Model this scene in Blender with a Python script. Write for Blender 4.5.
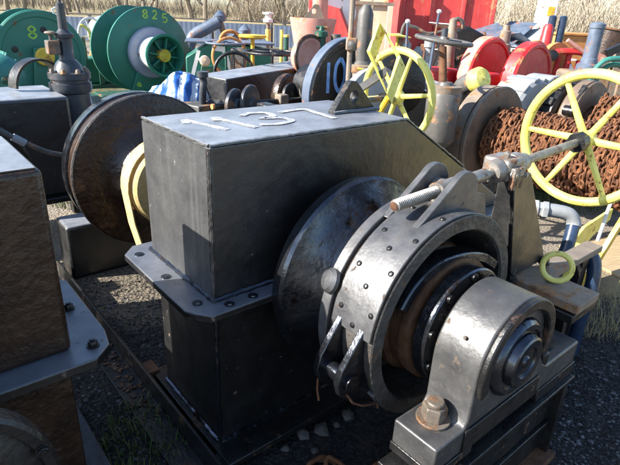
import bpy, math, random
from mathutils import Vector, Matrix, noise
R = math.radians
random.seed(7)
for o in list(bpy.data.objects): bpy.data.objects.remove(o)
scene = bpy.context.scene
col = scene.collection

# ---------------------------------------------------------------- camera, sky, sun, exposure
PITCH, ROLL = 0.4099, 0.0477
fw = Vector((0, math.cos(PITCH), -math.sin(PITCH)))
rt0 = Vector((1, 0, 0)); up0 = rt0.cross(fw)
rt = rt0*math.cos(ROLL) + up0*math.sin(ROLL)
up = -rt0*math.sin(ROLL) + up0*math.cos(ROLL)
cam_d = bpy.data.cameras.new('camera'); cam = bpy.data.objects.new('camera', cam_d); col.objects.link(cam)
cam.matrix_world = Matrix(((rt.x, up.x, -fw.x, 0), (rt.y, up.y, -fw.y, 0), (rt.z, up.z, -fw.z, 1.6), (0, 0, 0, 1)))
cam_d.sensor_width = 36; cam_d.lens = 36*514.48/620; cam_d.clip_end = 2000; cam_d.clip_start = 0.02
scene.camera = cam

SUN = Vector((-.809, -.255, .53)).normalized()
w = bpy.data.worlds.new('World'); scene.world = w; w.use_nodes = True
nt = w.node_tree; nt.nodes.clear()
sk = nt.nodes.new('ShaderNodeTexSky'); sk.sky_type = 'NISHITA'; sk.sun_disc = False
sk.sun_elevation = math.asin(SUN.z); sk.sun_rotation = math.atan2(SUN.x, SUN.y)
sk.air_density = 1.0; sk.dust_density = .7; sk.ozone_density = 2.2
bg = nt.nodes.new('ShaderNodeBackground'); bg.inputs[1].default_value = 0.105
ou = nt.nodes.new('ShaderNodeOutputWorld')
nt.links.new(sk.outputs[0], bg.inputs[0]); nt.links.new(bg.outputs[0], ou.inputs[0])
sl = bpy.data.lights.new('sun', 'SUN'); sl.energy = 5.0; sl.angle = R(0.5); sl.color = (1, .945, .86)
so = bpy.data.objects.new('sun', sl); col.objects.link(so)
so.rotation_euler = (-SUN).to_track_quat('-Z', 'Y').to_euler(); so.location = SUN*30
vs = scene.view_settings
vs.view_transform = 'Standard'; vs.look = 'None'; vs.gamma = 1; vs.use_curve_mapping = False
vs.exposure = 1.5

# ---------------------------------------------------------------- mesh helpers
YAW = .7104
class MB:
    def __init__(s): s.v = []; s.f = []
    def add(s, vs, fs):
        n = len(s.v); s.v += [tuple(p) for p in vs]; s.f += [tuple(i+n for i in f) for f in fs]; return s
    def box(s, a, b, M=None):
        (x0, y0, z0), (x1, y1, z1) = a, b
        P = [Vector(p) for p in ((x0,y0,z0),(x1,y0,z0),(x1,y1,z0),(x0,y1,z0),(x0,y0,z1),(x1,y0,z1),(x1,y1,z1),(x0,y1,z1))]
        if M: P = [M @ p for p in P]
        return s.add(P, [(0,3,2,1),(4,5,6,7),(0,1,5,4),(1,2,6,5),(2,3,7,6),(3,0,4,7)])
    def prism(s, pts, d, o=(0,0,0), ex=(1,0,0), ey=(0,0,1)):
        o, ex, ey, d = Vector(o), Vector(ex), Vector(ey), Vector(d); n = len(pts)
        A = [o+ex*x+ey*y for x, y in pts]
        area = sum(pts[i][0]*pts[(i+1) % n][1]-pts[(i+1) % n][0]*pts[i][1] for i in range(n))
        if area*ex.cross(ey).dot(d) > 0: A.reverse()
        B = [p+d for p in A]
        return s.add(A+B, [tuple(range(n)), tuple(range(2*n-1, n-1, -1))] + [(i, i+n, (i+1) % n+n, (i+1) % n) for i in range(n)])
    def lathe(s, prof, o=(0,0,0), ax=(0,0,1), n=32, a0=0, a1=2*math.pi, ref=None, cap=True):
        o = Vector(o); ax = Vector(ax).normalized()
        e1 = Vector(ref) if ref else (Vector((0,0,1)) if abs(ax.z) < .9 else Vector((1,0,0)))
        e1 = (e1-ax*e1.dot(ax)).normalized(); e2 = ax.cross(e1)
        full = abs(a1-a0-2*math.pi) < 1e-6; m = n if full else n+1
        V = []
        for h, r in prof:
            for i in range(m):
                a = a0+(a1-a0)*i/n
                V.append(o+ax*h+(e1*math.cos(a)+e2*math.sin(a))*max(r, 1e-5))
        F = []
        for j in range(len(prof)-1):
            for i in range(n):
                k = (i+1) % m
                F.append((j*m+i, j*m+k, (j+1)*m+k, (j+1)*m+i))
        if full and cap:
            if prof[0][1] > 1e-4: F.append(tuple(range(m-1, -1, -1)))
            if prof[-1][1] > 1e-4: F.append(tuple((len(prof)-1)*m+i for i in range(m)))
        return s.add(V, F)
    def cyl(s, a, b, r, r2=None, n=16):
        a, b = Vector(a), Vector(b); L = (b-a).length
        return s.lathe([(0, r), (L, r if r2 is None else r2)], a, b-a, n)
    def band(s, r0, r1, y0, y1, o, ax, a0, a1, n=40, ref=None):
        o = Vector(o); ax = Vector(ax).normalized()
        e1 = Vector(ref) if ref else Vector((0,0,1)); e2 = ax.cross(e1)
        V = []; F = []
        for i in range(n+1):
            a = a0+(a1-a0)*i/n; d = e1*math.cos(a)+e2*math.sin(a)
            V += [o+ax*y0+d*r0, o+ax*y1+d*r0, o+ax*y1+d*r1, o+ax*y0+d*r1]
        for i in range(n):
            for k in range(4):
                F.append((i*4+k, i*4+(k+1) % 4, i*4+4+(k+1) % 4, i*4+4+k))
        F += [(3,2,1,0), (n*4, n*4+1, n*4+2, n*4+3)]
        return s.add(V, F)
    def tube(s, pts, r, n=10, closed=False, cap=True, flat=None):
        P = [Vector(p) for p in pts]; m = len(P); V = []; F = []
        rr = r if isinstance(r, (list, tuple)) else [r]*m
        nrm = None
        for i in range(m):
            if closed: t = P[(i+1) % m]-P[i-1]
            else: t = P[min(i+1, m-1)]-P[max(i-1, 0)]
            t = t.normalized() if t.length > 1e-9 else Vector((0,0,1))
            if nrm is None:
                nrm = Vector((0,0,1)) if abs(t.z) < .9 else Vector((1,0,0))
                if flat is not None: nrm = Vector(flat)
            nrm = (nrm-t*nrm.dot(t)); nrm = nrm.normalized() if nrm.length > 1e-6 else t.orthogonal().normalized()
            b = t.cross(nrm)
            for k in range(n):
                a = 2*math.pi*k/n; V.append(P[i]+(nrm*math.cos(a)+b*math.sin(a))*rr[i])
        for i in range(m if closed else m-1):
            for k in range(n):
                j = (i+1) % m
                F.append((i*n+k, i*n+(k+1) % n, j*n+(k+1) % n, j*n+k))
        if cap and not closed: F += [tuple(range(n-1, -1, -1)), tuple((m-1)*n+k for k in range(n))]
        return s.add(V, F)
    def flat(s, pts, w, t, nrm, closed=False):
        """flat bar of width w (across, in plane with nrm) and thickness t following pts"""
        P = [Vector(p) for p in pts]; m = len(P); V = []; F = []; nrm = Vector(nrm).normalized()
        for i in range(m):
            if closed:
                d0 = (P[i]-P[i-1]).normalized(); d1 = (P[(i+1) % m]-P[i]).normalized()
            else:
                d0 = (P[i]-P[max(i-1, 0)]); d1 = (P[min(i+1, m-1)]-P[i])
                d0 = d0.normalized() if d0.length else d1.normalized(); d1 = d1.normalized() if d1.length else d0
            tt = (d0+d1).normalized(); side = nrm.cross(tt).normalized()
            k = 1/max(.5, side.dot(nrm.cross(d1).normalized()))
            for a, b in ((-1,-1),(1,-1),(1,1),(-1,1)): V.append(P[i]+nrm*(a*w/2)+side*(b*t/2*k))
        for i in range(m if closed else m-1):
            j = (i+1) % m
            for k in range(4): F.append((i*4+k, j*4+k, j*4+(k+1) % 4, i*4+(k+1) % 4))
        if not closed: F += [(0,1,2,3), ((m-1)*4+3, (m-1)*4+2, (m-1)*4+1, (m-1)*4)]
        return s.add(V, F)
    def torus(s, c, ax, Rr, r, n=40, m=10):
        c = Vector(c); ax = Vector(ax).normalized(); e1 = ax.orthogonal().normalized(); e2 = ax.cross(e1)
        return s.tube([c+(e1*math.cos(2*math.pi*i/n)+e2*math.sin(2*math.pi*i/n))*Rr for i in range(n)], r, m, closed=True)
    def hexbolt(s, c, ax, r, h, washer=1.35):
        c = Vector(c); ax = Vector(ax).normalized()
        if washer: s.lathe([(0, r*washer), (h*.18, r*washer)], c, ax, 20)
        s.lathe([(h*.18, r), (h*.72, r), (h*.8, r*.9)], c, ax, 6)
        s.lathe([(h*.8, r*.55), (h*.97, r*.55), (h, r*.45)], c, ax, 14)
        return s
    def plate_hole(s, pts, hc, hr, d, o=(0,0,0), ex=(1,0,0), ey=(0,0,1), n=28):
        """star-shaped plate with a round hole"""
        o, ex, ey, d = Vector(o), Vector(ex), Vector(ey), Vector(d)
        angs = [2*math.pi*i/n for i in range(n)] + [math.atan2(y-hc[1], x-hc[0]) % (2*math.pi) for x, y in pts]
        angs = sorted(set(round(a, 5) for a in angs)); outer = []
        for a in angs:
            dx, dy = math.cos(a), math.sin(a); best = None
            for i in range(len(pts)):
                (x0, y0), (x1, y1) = pts[i], pts[(i+1) % len(pts)]
                ux, uy = x1-x0, y1-y0; den = dx*uy-dy*ux
                if abs(den) < 1e-9: continue
                t = ((x0-hc[0])*uy-(y0-hc[1])*ux)/den; q = ((x0-hc[0])*dy-(y0-hc[1])*dx)/den
                if t > 0 and -1e-4 <= q <= 1+1e-4 and (best is None or t > best): best = t
            outer.append((hc[0]+dx*best, hc[1]+dy*best))
        inner = [(hc[0]+hr*math.cos(a), hc[1]+hr*math.sin(a)) for a in angs]
        m = len(angs); L = outer+inner
        A = [o+ex*x+ey*y for x, y in L]; Bq = [p+d for p in A]; F = []
        for i in range(m):
            j = (i+1) % m
            F += [(i, j, m+j, m+i), (2*m+i, 3*m+i, 3*m+j, 2*m+j), (i, 2*m+i, 2*m+j, j), (m+i, m+j, 3*m+j, 3*m+i)]
        return s.add(A+Bq, F)
    def mesh(s, name, mat=None, smooth=35):
        me = bpy.data.meshes.new(name); me.from_pydata(s.v, [], s.f); me.validate()
        import bmesh
        b = bmesh.new(); b.from_mesh(me); bmesh.ops.recalc_face_normals(b, faces=b.faces); b.to_mesh(me); b.free()
        if smooth:
            me.polygons.foreach_set('use_smooth', [True]*len(me.polygons)); me.set_sharp_from_angle(angle=R(smooth))
        if mat: me.materials.append(M[mat])
        me.update(); return me
    def build(s, name, mat, parent=None, bev=0, smooth=35, loc=None, rz=0, seg=2):
        o = bpy.data.objects.new(name, s.mesh(name, mat, smooth)); col.objects.link(o)
        if parent: o.parent = parent
        if loc is not None: o.location = loc
        if rz: o.rotation_euler.z = rz
        if bev:
            md = o.modifiers.new('bevel', 'BEVEL'); md.width = bev; md.segments = seg; md.limit_method = 'ANGLE'; md.angle_limit = R(40)
            md.harden_normals = False
        return o
def inst(name, me, parent=None, Mx=None):
    o = bpy.data.objects.new(name, me); col.objects.link(o)
    if parent: o.parent = parent
    if Mx is not None: o.matrix_local = Mx
    return o
def align(c, ax):
    q = Vector((0,0,1)).rotation_difference(Vector(ax).normalized())
    return Matrix.Translation(Vector(c)) @ q.to_matrix().to_4x4()
def tag(o, label=None, cat=None, group=None, kind=None):
    if label: o['label'] = label
    if cat: o['category'] = cat
    if group: o['group'] = group
    if kind: o['kind'] = kind
    return o
def thing(name, label, cat, loc=(0,0,0), rz=0, group=None):
    o = bpy.data.objects.new(name, None); col.objects.link(o); o.empty_display_size = .1
    o.location = loc; o.rotation_euler.z = rz
    return tag(o, label, cat, group)
def children(o): return [c for c in bpy.data.objects if c.parent == o]
def copy_tree(o, parent=None):
    c = o.copy(); col.objects.link(c); c.parent = parent
    if parent is not None: c.matrix_parent_inverse = o.matrix_parent_inverse.copy()
    for ch in children(o): copy_tree(ch, c)
    return c
def noisy(me, amp, scale, seed=0.):
    for v in me.vertices:
        v.co += v.normal*(noise.fractal(v.co*scale+Vector((seed, seed*2, 0)), 1, 2, 4)*amp)

# ---------------------------------------------------------------- procedural materials
M = {}
def mat(name, c1, c2=None, rough=.5, rvar=.15, scale=6, bump=.15, bscale=40, rust=None, rustc=(.16,.06,.02), rscale=5, metal=0, spec=.5,
        edge=None, coat=0, detail=4, top_sheen=None, stretch=None, streak=None):
    m = bpy.data.materials.new(name); m.use_nodes = True; M[name] = m
    n = m.node_tree.nodes; L = m.node_tree.links; p = n['Principled BSDF']
    tc = n.new('ShaderNodeTexCoord'); co = tc.outputs['Object']
    if stretch:
        mp = n.new('ShaderNodeMapping'); mp.inputs['Scale'].default_value = stretch; L.new(co, mp.inputs[0]); co = mp.outputs[0]
    def nz(sc, det=detail, ro=.6):
        t = n.new('ShaderNodeTexNoise'); t.inputs['Scale'].default_value = sc; t.inputs['Detail'].default_value = det; t.inputs['Roughness'].default_value = ro
        L.new(co, t.inputs['Vector']); return t.outputs[0]
    def ramp(src, a, b, v0=0., v1=1.):
        r = n.new('ShaderNodeMapRange'); r.inputs['From Min'].default_value = a; r.inputs['From Max'].default_value = b
        r.inputs['To Min'].default_value = v0; r.inputs['To Max'].default_value = v1; L.new(src, r.inputs['Value']); return r.outputs[0]
    def mix(f, a, b):
        x = n.new('ShaderNodeMix'); x.data_type = 'RGBA'
        if isinstance(f, float): x.inputs[0].default_value = f
        else: L.new(f, x.inputs[0])
        for k, q in ((6, a), (7, b)):
            if isinstance(q, tuple): x.inputs[k].default_value = (*q, 1)
            else: L.new(q, x.inputs[k])
        return x.outputs[2]
    c2 = c2 or tuple(min(1, x*1.35) for x in c1)
    base = mix(ramp(nz(scale), .35, .65), c1, c2)
    rg = ramp(nz(scale*2.3), .3, .7, max(.03, rough-rvar), min(1, rough+rvar))
    if streak:
        mp = n.new('ShaderNodeMapping'); mp.inputs['Scale'].default_value = (14, 14, .8); L.new(tc.outputs['Object'], mp.inputs[0])
        t = n.new('ShaderNodeTexNoise'); t.inputs['Scale'].default_value = 2; t.inputs['Detail'].default_value = 5; L.new(mp.outputs[0], t.inputs['Vector'])
        base = mix(ramp(t.outputs[0], .52, .75, 0, streak[0]), base, streak[1])
    if top_sheen:  # pale sky sheen put into the colour of upward faces
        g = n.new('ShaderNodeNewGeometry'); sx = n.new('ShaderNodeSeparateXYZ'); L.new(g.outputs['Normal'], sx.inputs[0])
        f = n.new('ShaderNodeMath'); f.operation = 'MULTIPLY'; L.new(ramp(sx.outputs[2], .5, 1, 0, top_sheen[0]), f.inputs[0]); L.new(ramp(nz(scale*1.7), .3, .7, .5, 1), f.inputs[1])
        base = mix(f.outputs[0], base, top_sheen[1])
    if rust is not None:
        rf = ramp(nz(rscale, 6, .68), .62-rust*.5, .68-rust*.42)
        base = mix(rf, base, mix(ramp(nz(rscale*5), .35, .65), rustc, tuple(x*2.2 for x in rustc)))
        x = n.new('ShaderNodeMix'); L.new(rf, x.inputs[0]); L.new(rg, x.inputs[2]); x.inputs[3].default_value = .85; rg = x.outputs[0]
    if edge:
        bv = n.new('ShaderNodeBevel'); bv.samples = 4; bv.inputs['Radius'].default_value = edge[1]
        g = n.new('ShaderNodeNewGeometry'); dt = n.new('ShaderNodeVectorMath'); dt.operation = 'DOT_PRODUCT'
        L.new(bv.outputs[0], dt.inputs[0]); L.new(g.outputs['Normal'], dt.inputs[1])
        e = ramp(dt.outputs['Value'], .995, .86); nn = ramp(nz(28, 8, .7), .42, .6)
        mm = n.new('ShaderNodeMath'); mm.operation = 'MULTIPLY'; L.new(e, mm.inputs[0]); L.new(nn, mm.inputs[1])
        base = mix(mm.outputs[0], base, edge[0])
    L.new(base, p.inputs['Base Color']); L.new(rg, p.inputs['Roughness'])
    p.inputs['Metallic'].default_value = metal; p.inputs['Specular IOR Level'].default_value = spec
    if coat: p.inputs['Coat Weight'].default_value = coat; p.inputs['Coat Roughness'].default_value = .12
    if bump:
        b = n.new('ShaderNodeBump'); b.inputs['Strength'].default_value = bump; b.inputs['Distance'].default_value = .01
        a1 = nz(bscale, 5, .55); L.new(a1, b.inputs['Height']); L.new(b.outputs[0], p.inputs['Normal'])
    return m
mat('black_paint', (.005,.005,.006), (.010,.0095,.009), spec=1.0, rough=.4, rvar=.08, scale=5, bump=.24, bscale=22, edge=((.16,.15,.14), .008), top_sheen=(.85, (.31,.33,.37)), rust=-.05, rscale=30, rustc=(.07,.05,.035))  # case top whitened in the colour to stand for reflected sky
mat('flange_paint', (.005,.005,.006), (.010,.0095,.009), spec=1.0, rough=.4, rvar=.08, scale=5, bump=.24, bscale=22, edge=((.16,.15,.14), .008), top_sheen=(.6, (.2,.22,.26)), rust=-.05, rscale=30, rustc=(.07,.05,.035))  # weaker painted sky sheen, for the mostly shaded flanges
mat('black_paint_end', (.035,.036,.038), (.055,.055,.055), rough=.46, rvar=.1, spec=.8, scale=5, bump=.3, bscale=28, streak=(.4, (.12,.12,.115)), rust=-.06, rscale=30, rustc=(.11,.10,.09))
mat('black_gloss', (.055,.06,.072), (.10,.108,.125), rough=.22, rvar=.09, scale=7, bump=.35, bscale=22, metal=.9, rust=.15, rscale=4.5, rustc=(.014,.008,.006))
mat('black_dull', (.007,.007,.008), (.014,.013,.012), rough=.38, rvar=.15, scale=6, bump=.4, bscale=34, rust=.07, rscale=9, rustc=(.05,.026,.015))
mat('band_paint', (.055,.056,.06), (.11,.11,.114), rough=.44, rvar=.06, scale=13, bump=.2, bscale=30, metal=.35, spec=1.0, edge=((.2,.19,.17), .005), rust=.03, rscale=30, rustc=(.04,.03,.022))
mat('pedestal_paint', (.04,.04,.043), (.075,.074,.073), metal=.3, rough=.43, rvar=.06, scale=11, bump=.25, bscale=30, spec=1.0, edge=((.2,.18,.15), .006), rust=.05, rscale=26, rustc=(.05,.035,.022))
mat('brown_grease', (.02,.011,.007), (.048,.025,.014), rough=.3, rvar=.12, scale=9, bump=.55, bscale=38, rust=.08, rscale=6, rustc=(.05,.024,.012))
mat('bolt_steel', (.12,.1,.08), (.2,.17,.14), rough=.5, rvar=.14, scale=16, bump=.25, bscale=60, rust=.2, rustc=(.1,.055,.03), rscale=20, metal=.4)
mat('rough_steel', (.03,.027,.025), (.07,.064,.058), rough=.55, scale=14, bump=.6, bscale=60, rust=.1, rustc=(.07,.04,.02), rscale=8)
mat('rust', (.075,.03,.013), (.16,.07,.03), rough=.85, rvar=.1, scale=12, bump=.5, bscale=60)
mat('collar_rust', (.05,.024,.012), (.12,.058,.026), rough=.6, scale=9, bump=.4, bscale=50)
mat('brown_steel', (.11,.075,.052), (.2,.145,.105), rough=.6, scale=6, bump=.3, rust=.15, rustc=(.12,.06,.03), rscale=6)
mat('chain_rust', (.075,.028,.012), (.2,.08,.03), rough=.85, rvar=.1, scale=14, bump=.3, bscale=80)
mat('bare_steel', (.2,.185,.165), (.32,.3,.27), rough=.42, rvar=.14, scale=16, bump=.25, bscale=60, rust=.16, rustc=(.13,.07,.04), rscale=12, metal=.6)
mat('grey_paint', (.06,.057,.053), (.11,.104,.096), rough=.5, scale=5, bump=.2, bscale=30, rust=.13, rustc=(.16,.085,.045), rscale=6)
mat('light_grey_paint', (.22,.235,.25), (.32,.33,.335), rough=.5, scale=5, bump=.12, rust=.08, rscale=5)
mat('slate_paint', (.022,.027,.036), (.05,.056,.066), rough=.4, scale=5, bump=.15, rust=.04, rscale=7, rustc=(.08,.05,.03))
mat('blue_grey_paint', (.06,.085,.13), (.12,.15,.2), rough=.48, scale=5, bump=.12, rust=.1, rscale=6)
mat('tan_steel', (.15,.12,.09), (.26,.21,.165), rough=.6, scale=6, bump=.3, rust=.2, rustc=(.16,.085,.04), rscale=6)
mat('yellow_paint', (.64,.57,.10), (.75,.69,.2), rough=.42, scale=9, bump=.15, rust=.07, rustc=(.22,.13,.04), rscale=26)
mat('ochre_yellow', (.55,.36,.03), (.68,.48,.05), rough=.5, scale=8, bump=.1, rust=.16, rustc=(.25,.12,.03), rscale=9)
mat('green_paint', (.018,.13,.092), (.026,.165,.118), rough=.42, scale=3, bump=.08, bscale=20, rust=.03, rustc=(.1,.06,.03), rscale=5)
mat('dark_green', (.01,.06,.04), (.02,.09,.06), rough=.5, scale=4, bump=.1, rust=.08, rscale=6)
mat('teal_paint', (.02,.14,.12), (.04,.19,.16), rough=.45, scale=4, bump=.1, rust=.06, rscale=6)
mat('red_paint', (.42,.016,.02), (.55,.035,.035), rough=.45, scale=4, bump=.1, rust=.06, rustc=(.28,.09,.04), rscale=5)
mat('red_panel', (.40,.025,.025), (.50,.06,.05), rough=.55, scale=2, bump=.06, rust=.06, rustc=(.25,.1,.05), rscale=3, streak=(.3, (.55,.2,.17)))
mat('salmon_paint', (.46,.19,.15), (.58,.3,.24), rough=.6, scale=5, bump=.15, rust=.16, rustc=(.3,.13,.06), rscale=6)
mat('cream_panel', (.62,.43,.27), (.72,.58,.42), rough=.6, scale=2, bump=.06, rust=.12, rustc=(.45,.2,.08), rscale=4)
mat('white_paint', (.68,.69,.68), (.8,.8,.78), rough=.5, scale=5, bump=.08, rust=.05, rscale=7)
mat('purple_grey', (.2,.22,.3), (.27,.29,.37), rough=.5, scale=4, bump=.1)
mat('blue_pipe', (.014,.028,.06), (.025,.045,.09), rough=.3, scale=8, bump=.1)
mat('wood', (.3,.22,.12), (.42,.32,.19), rough=.75, scale=8, bump=.3, bscale=30, stretch=(1, 8, 1))
mat('orange_paint', (.5,.19,.05), (.62,.28,.09), rough=.6, scale=4, bump=.1, rust=.15, rustc=(.3,.12,.04), rscale=5)
mat('rubber', (.015,.015,.016), (.03,.03,.03), rough=.65, scale=10, bump=.1)
mat('strap', (.5,.36,.13), (.62,.48,.22), rough=.7, scale=30, bump=.2)
mat('rope', (.7,.68,.62), (.8,.78,.74), rough=.75, scale=60, bump=.3)
mat('number_white', (.42,.44,.47), (.6,.62,.65), rough=.7, scale=24, bump=.05, rust=.41, rustc=(.17,.18,.2), rscale=22)
mat('number_lime', (.22,.42,.05), (.34,.55,.08), rough=.6, scale=24, bump=.05)
mat('number_blue', (.12,.3,.68), (.3,.5,.85), rough=.6, scale=16, bump=.05)
mat('bark', (.14,.115,.085), (.24,.2,.15), rough=.9, scale=12, bump=.4, bscale=20)
mat('twig', (.34,.28,.2), (.5,.43,.33), rough=.9, scale=2, bump=0)
mat('grass_green', (.05,.075,.018), (.13,.15,.04), rough=.7, scale=3, bump=0)
mat('grass_dry', (.3,.23,.1), (.44,.36,.18), rough=.8, scale=3, bump=0)
mat('stone', (.022,.021,.02), (.05,.046,.042), rough=.97, rvar=.03, scale=30, bump=.2, spec=.1)
mat('stone_pale', (.07,.063,.055), (.15,.135,.115), rough=.85, scale=8, bump=.4)
mat('fence_sheet', (.11,.145,.21), (.17,.21,.28), rough=.6, scale=1.5, bump=.05, streak=(.5, (.24,.28,.33)))

def tarp_mat():
    m = bpy.data.materials.new('tarp'); m.use_nodes = True; M['tarp'] = m
    n = m.node_tree.nodes; L = m.node_tree.links; p = n['Principled BSDF']
    tc = n.new('ShaderNodeTexCoord'); nz = n.new('ShaderNodeTexNoise'); nz.inputs['Scale'].default_value = 5
    wv = n.new('ShaderNodeTexWave'); wv.inputs['Scale'].default_value = 2.6; wv.inputs['Distortion'].default_value = 1.6; wv.inputs['Detail'].default_value = 2; wv.inputs['Detail Scale'].default_value = 1.4
    L.new(tc.outputs['Object'], wv.inputs[0])
    r = n.new('ShaderNodeValToRGB'); e = r.color_ramp.elements
    e[0].position = .45; e[0].color = (.018,.09,.33,1); e[1].position = .62; e[1].color = (.5,.57,.66,1)  # pale bands are sheen on the folds, painted into the blue
    L.new(wv.outputs[0], r.inputs[0]); L.new(r.outputs[0], p.inputs['Base Color']); p.inputs['Roughness'].default_value = .45
tarp_mat()

def ground_mat():
    m = bpy.data.materials.new('ground'); m.use_nodes = True; M['ground'] = m
    n = m.node_tree.nodes; L = m.node_tree.links; p = n['Principled BSDF']
    g = n.new('ShaderNodeNewGeometry'); pos = g.outputs['Position']
    def nz(sc, det=8, ro=.6):
        t = n.new('ShaderNodeTexNoise'); t.inputs['Scale'].default_value = sc; t.inputs['Detail'].default_value = det; t.inputs['Roughness'].default_value = ro
        L.new(pos, t.inputs['Vector']); return t.outputs[0]
    def mr(src, a, b, v0=0., v1=1.):
        r = n.new('ShaderNodeMapRange'); r.inputs['From Min'].default_value = a; r.inputs['From Max'].default_value = b
        r.inputs['To Min'].default_value = v0; r.inputs['To Max'].default_value = v1; L.new(src, r.inputs['Value']); return r.outputs[0]
    def mix(f, a, b):
        x = n.new('ShaderNodeMix'); x.data_type = 'RGBA'; L.new(f, x.inputs[0])
        for k, q in ((6, a), (7, b)):
            if isinstance(q, tuple): x.inputs[k].default_value = (*q, 1)
            else: L.new(q, x.inputs[k])
        return x.outputs[2]
    def blob(c, s, a, b, namp=.5, nsc=1.2):
        mp = n.new('ShaderNodeVectorMath'); mp.operation = 'SUBTRACT'; L.new(pos, mp.inputs[0]); mp.inputs[1].default_value = (*c, 0)
        d = n.new('ShaderNodeVectorMath'); d.operation = 'DIVIDE'; L.new(mp.outputs[0], d.inputs[0]); d.inputs[1].default_value = (*s, 1)
        l = n.new('ShaderNodeVectorMath'); l.operation = 'LENGTH'; L.new(d.outputs[0], l.inputs[0])
        ad = n.new('ShaderNodeMath'); L.new(l.outputs['Value'], ad.inputs[0]); L.new(mr(nz(nsc), 0, 1, -namp, namp), ad.inputs[1])
        return mr(ad.outputs[0], a, b, 1., 0.)
    vor = n.new('ShaderNodeTexVoronoi'); vor.inputs['Scale'].default_value = 55; L.new(pos, vor.inputs['Vector'])
    grav = mix(mr(vor.outputs['Distance'], 0, .6), (.055,.052,.048), (.012,.011,.011))
    grav = mix(mr(nz(9), .5, .7), grav, (.045,.036,.027))
    sandc = mix(mr(nz(6), .3, .7), (.42,.31,.14), (.54,.42,.21))
    sandc = mix(mr(nz(45), .55, .75), sandc, (.2,.15,.09))
    dry = mix(mr(nz(2.5), .35, .65), (.24,.19,.09), (.38,.31,.17))
    yard = mix(mr(nz(.7), .4, .62), (.13,.115,.09), (.24,.2,.15))
    sx = n.new('ShaderNodeSeparateXYZ'); L.new(pos, sx.inputs[0])
    base = mix(blob((.2, 1.5), (2.6, 2.6), .75, 1.0), yard, grav)
    base = mix(blob((4.8, 2.9), (3.0, 1.9), .75, .95, .22), base, sandc)
    base = mix(blob((-.97, 2.75), (.6, .45), .7, 1.05, .5, 4), base, mix(mr(nz(40), .4, .6), (.06,.05,.038), (.17,.14,.1)))
    base = mix(mr(sx.outputs[1], 21, 26), base, dry)
    grn = mix(mr(nz(8), .4, .6), (.05,.06,.02), (.13,.12,.05))
    base = mix(blob((-3.4, 8.2), (2.2, 3.2), .6, 1.1), base, grn)
    base = mix(blob((3.0, 5.0), (1.7, .55), .6, 1.1), base, grn)
    L.new(base, p.inputs['Base Color']); p.inputs['Roughness'].default_value = .9
    b = n.new('ShaderNodeBump'); b.inputs['Strength'].default_value = .7; b.inputs['Distance'].default_value = .015
    ad = n.new('ShaderNodeMath'); L.new(nz(30), ad.inputs[0]); L.new(vor.outputs['Distance'], ad.inputs[1]); L.new(ad.outputs[0], b.inputs['Height'])
    L.new(b.outputs[0], p.inputs['Normal'])
ground_mat()

# ---------------------------------------------------------------- the setting
gb = MB(); N = 60
for j in range(N+1):
    for i in range(N+1):
        x = (i/N*2-1); y = (j/N*2-1); x = 320*x*abs(x)**1.5; y = 320*y*abs(y)**1.5
        h = 0 if math.hypot(x, y) < 26 else min(1.2, (math.hypot(x, y)-26)*.012)*(1+.3*noise.noise(Vector((x*.05, y*.05, 0))))
        gb.v.append((x, y+4, h))
gb.f = [(j*(N+1)+i, j*(N+1)+i+1, (j+1)*(N+1)+i+1, (j+1)*(N+1)+i) for j in range(N) for i in range(N)]
tag(gb.build('ground', 'ground'), kind='structure')

def stones(name, label, m, spots, n, smin, smax, seed, kind='stuff', cat='gravel'):
    rnd = random.Random(seed); b = MB()
    base = [Vector(v) for v in ((1,0,0),(-1,0,0),(0,1,0),(0,-1,0),(0,0,1),(0,0,-1))]
    fs = [(0,2,4),(2,1,4),(1,3,4),(3,0,4),(2,0,5),(1,2,5),(3,1,5),(0,3,5)]
    for k in range(n):
        (x0, y0, x1, y1) = rnd.choice(spots)
        c = Vector((rnd.uniform(x0, x1), rnd.uniform(y0, y1), 0)); s = smin+(smax-smin)*rnd.random()**3
        a = rnd.random()*6.3; ca, sa = math.cos(a), math.sin(a); V = []
        for v in base:
            q = v*s*rnd.uniform(.65, 1.2); V.append(c+Vector((q.x*ca-q.y*sa, q.x*sa+q.y*ca, q.z*.6+s*.25)))
        b.add(V, fs)
    o = b.build(name, m, smooth=0); return tag(o, label, cat, kind=kind)
stones('gravel', 'dark loose gravel lying around the black winch', 'stone', [(-1.7,1.0,-.3,2.8), (-1.5,1.2,-.2,2.4), (-.4,.9,1.0,1.7), (1.0,1.0,2.4,2.9), (1.0,1.2,1.9,2.4)], 24000, .003, .010, 1)
stones('pale_gravel', 'scattered pale pebbles among the dark gravel', 'stone_pale', [(-1.7,1.2,-.4,2.8), (1.0,1.0,2.6,2.9), (-1.3,2.4,-.6,3.0), (1.0,1.0,2.0,2.4)], 1300, .003, .008, 2)

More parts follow.
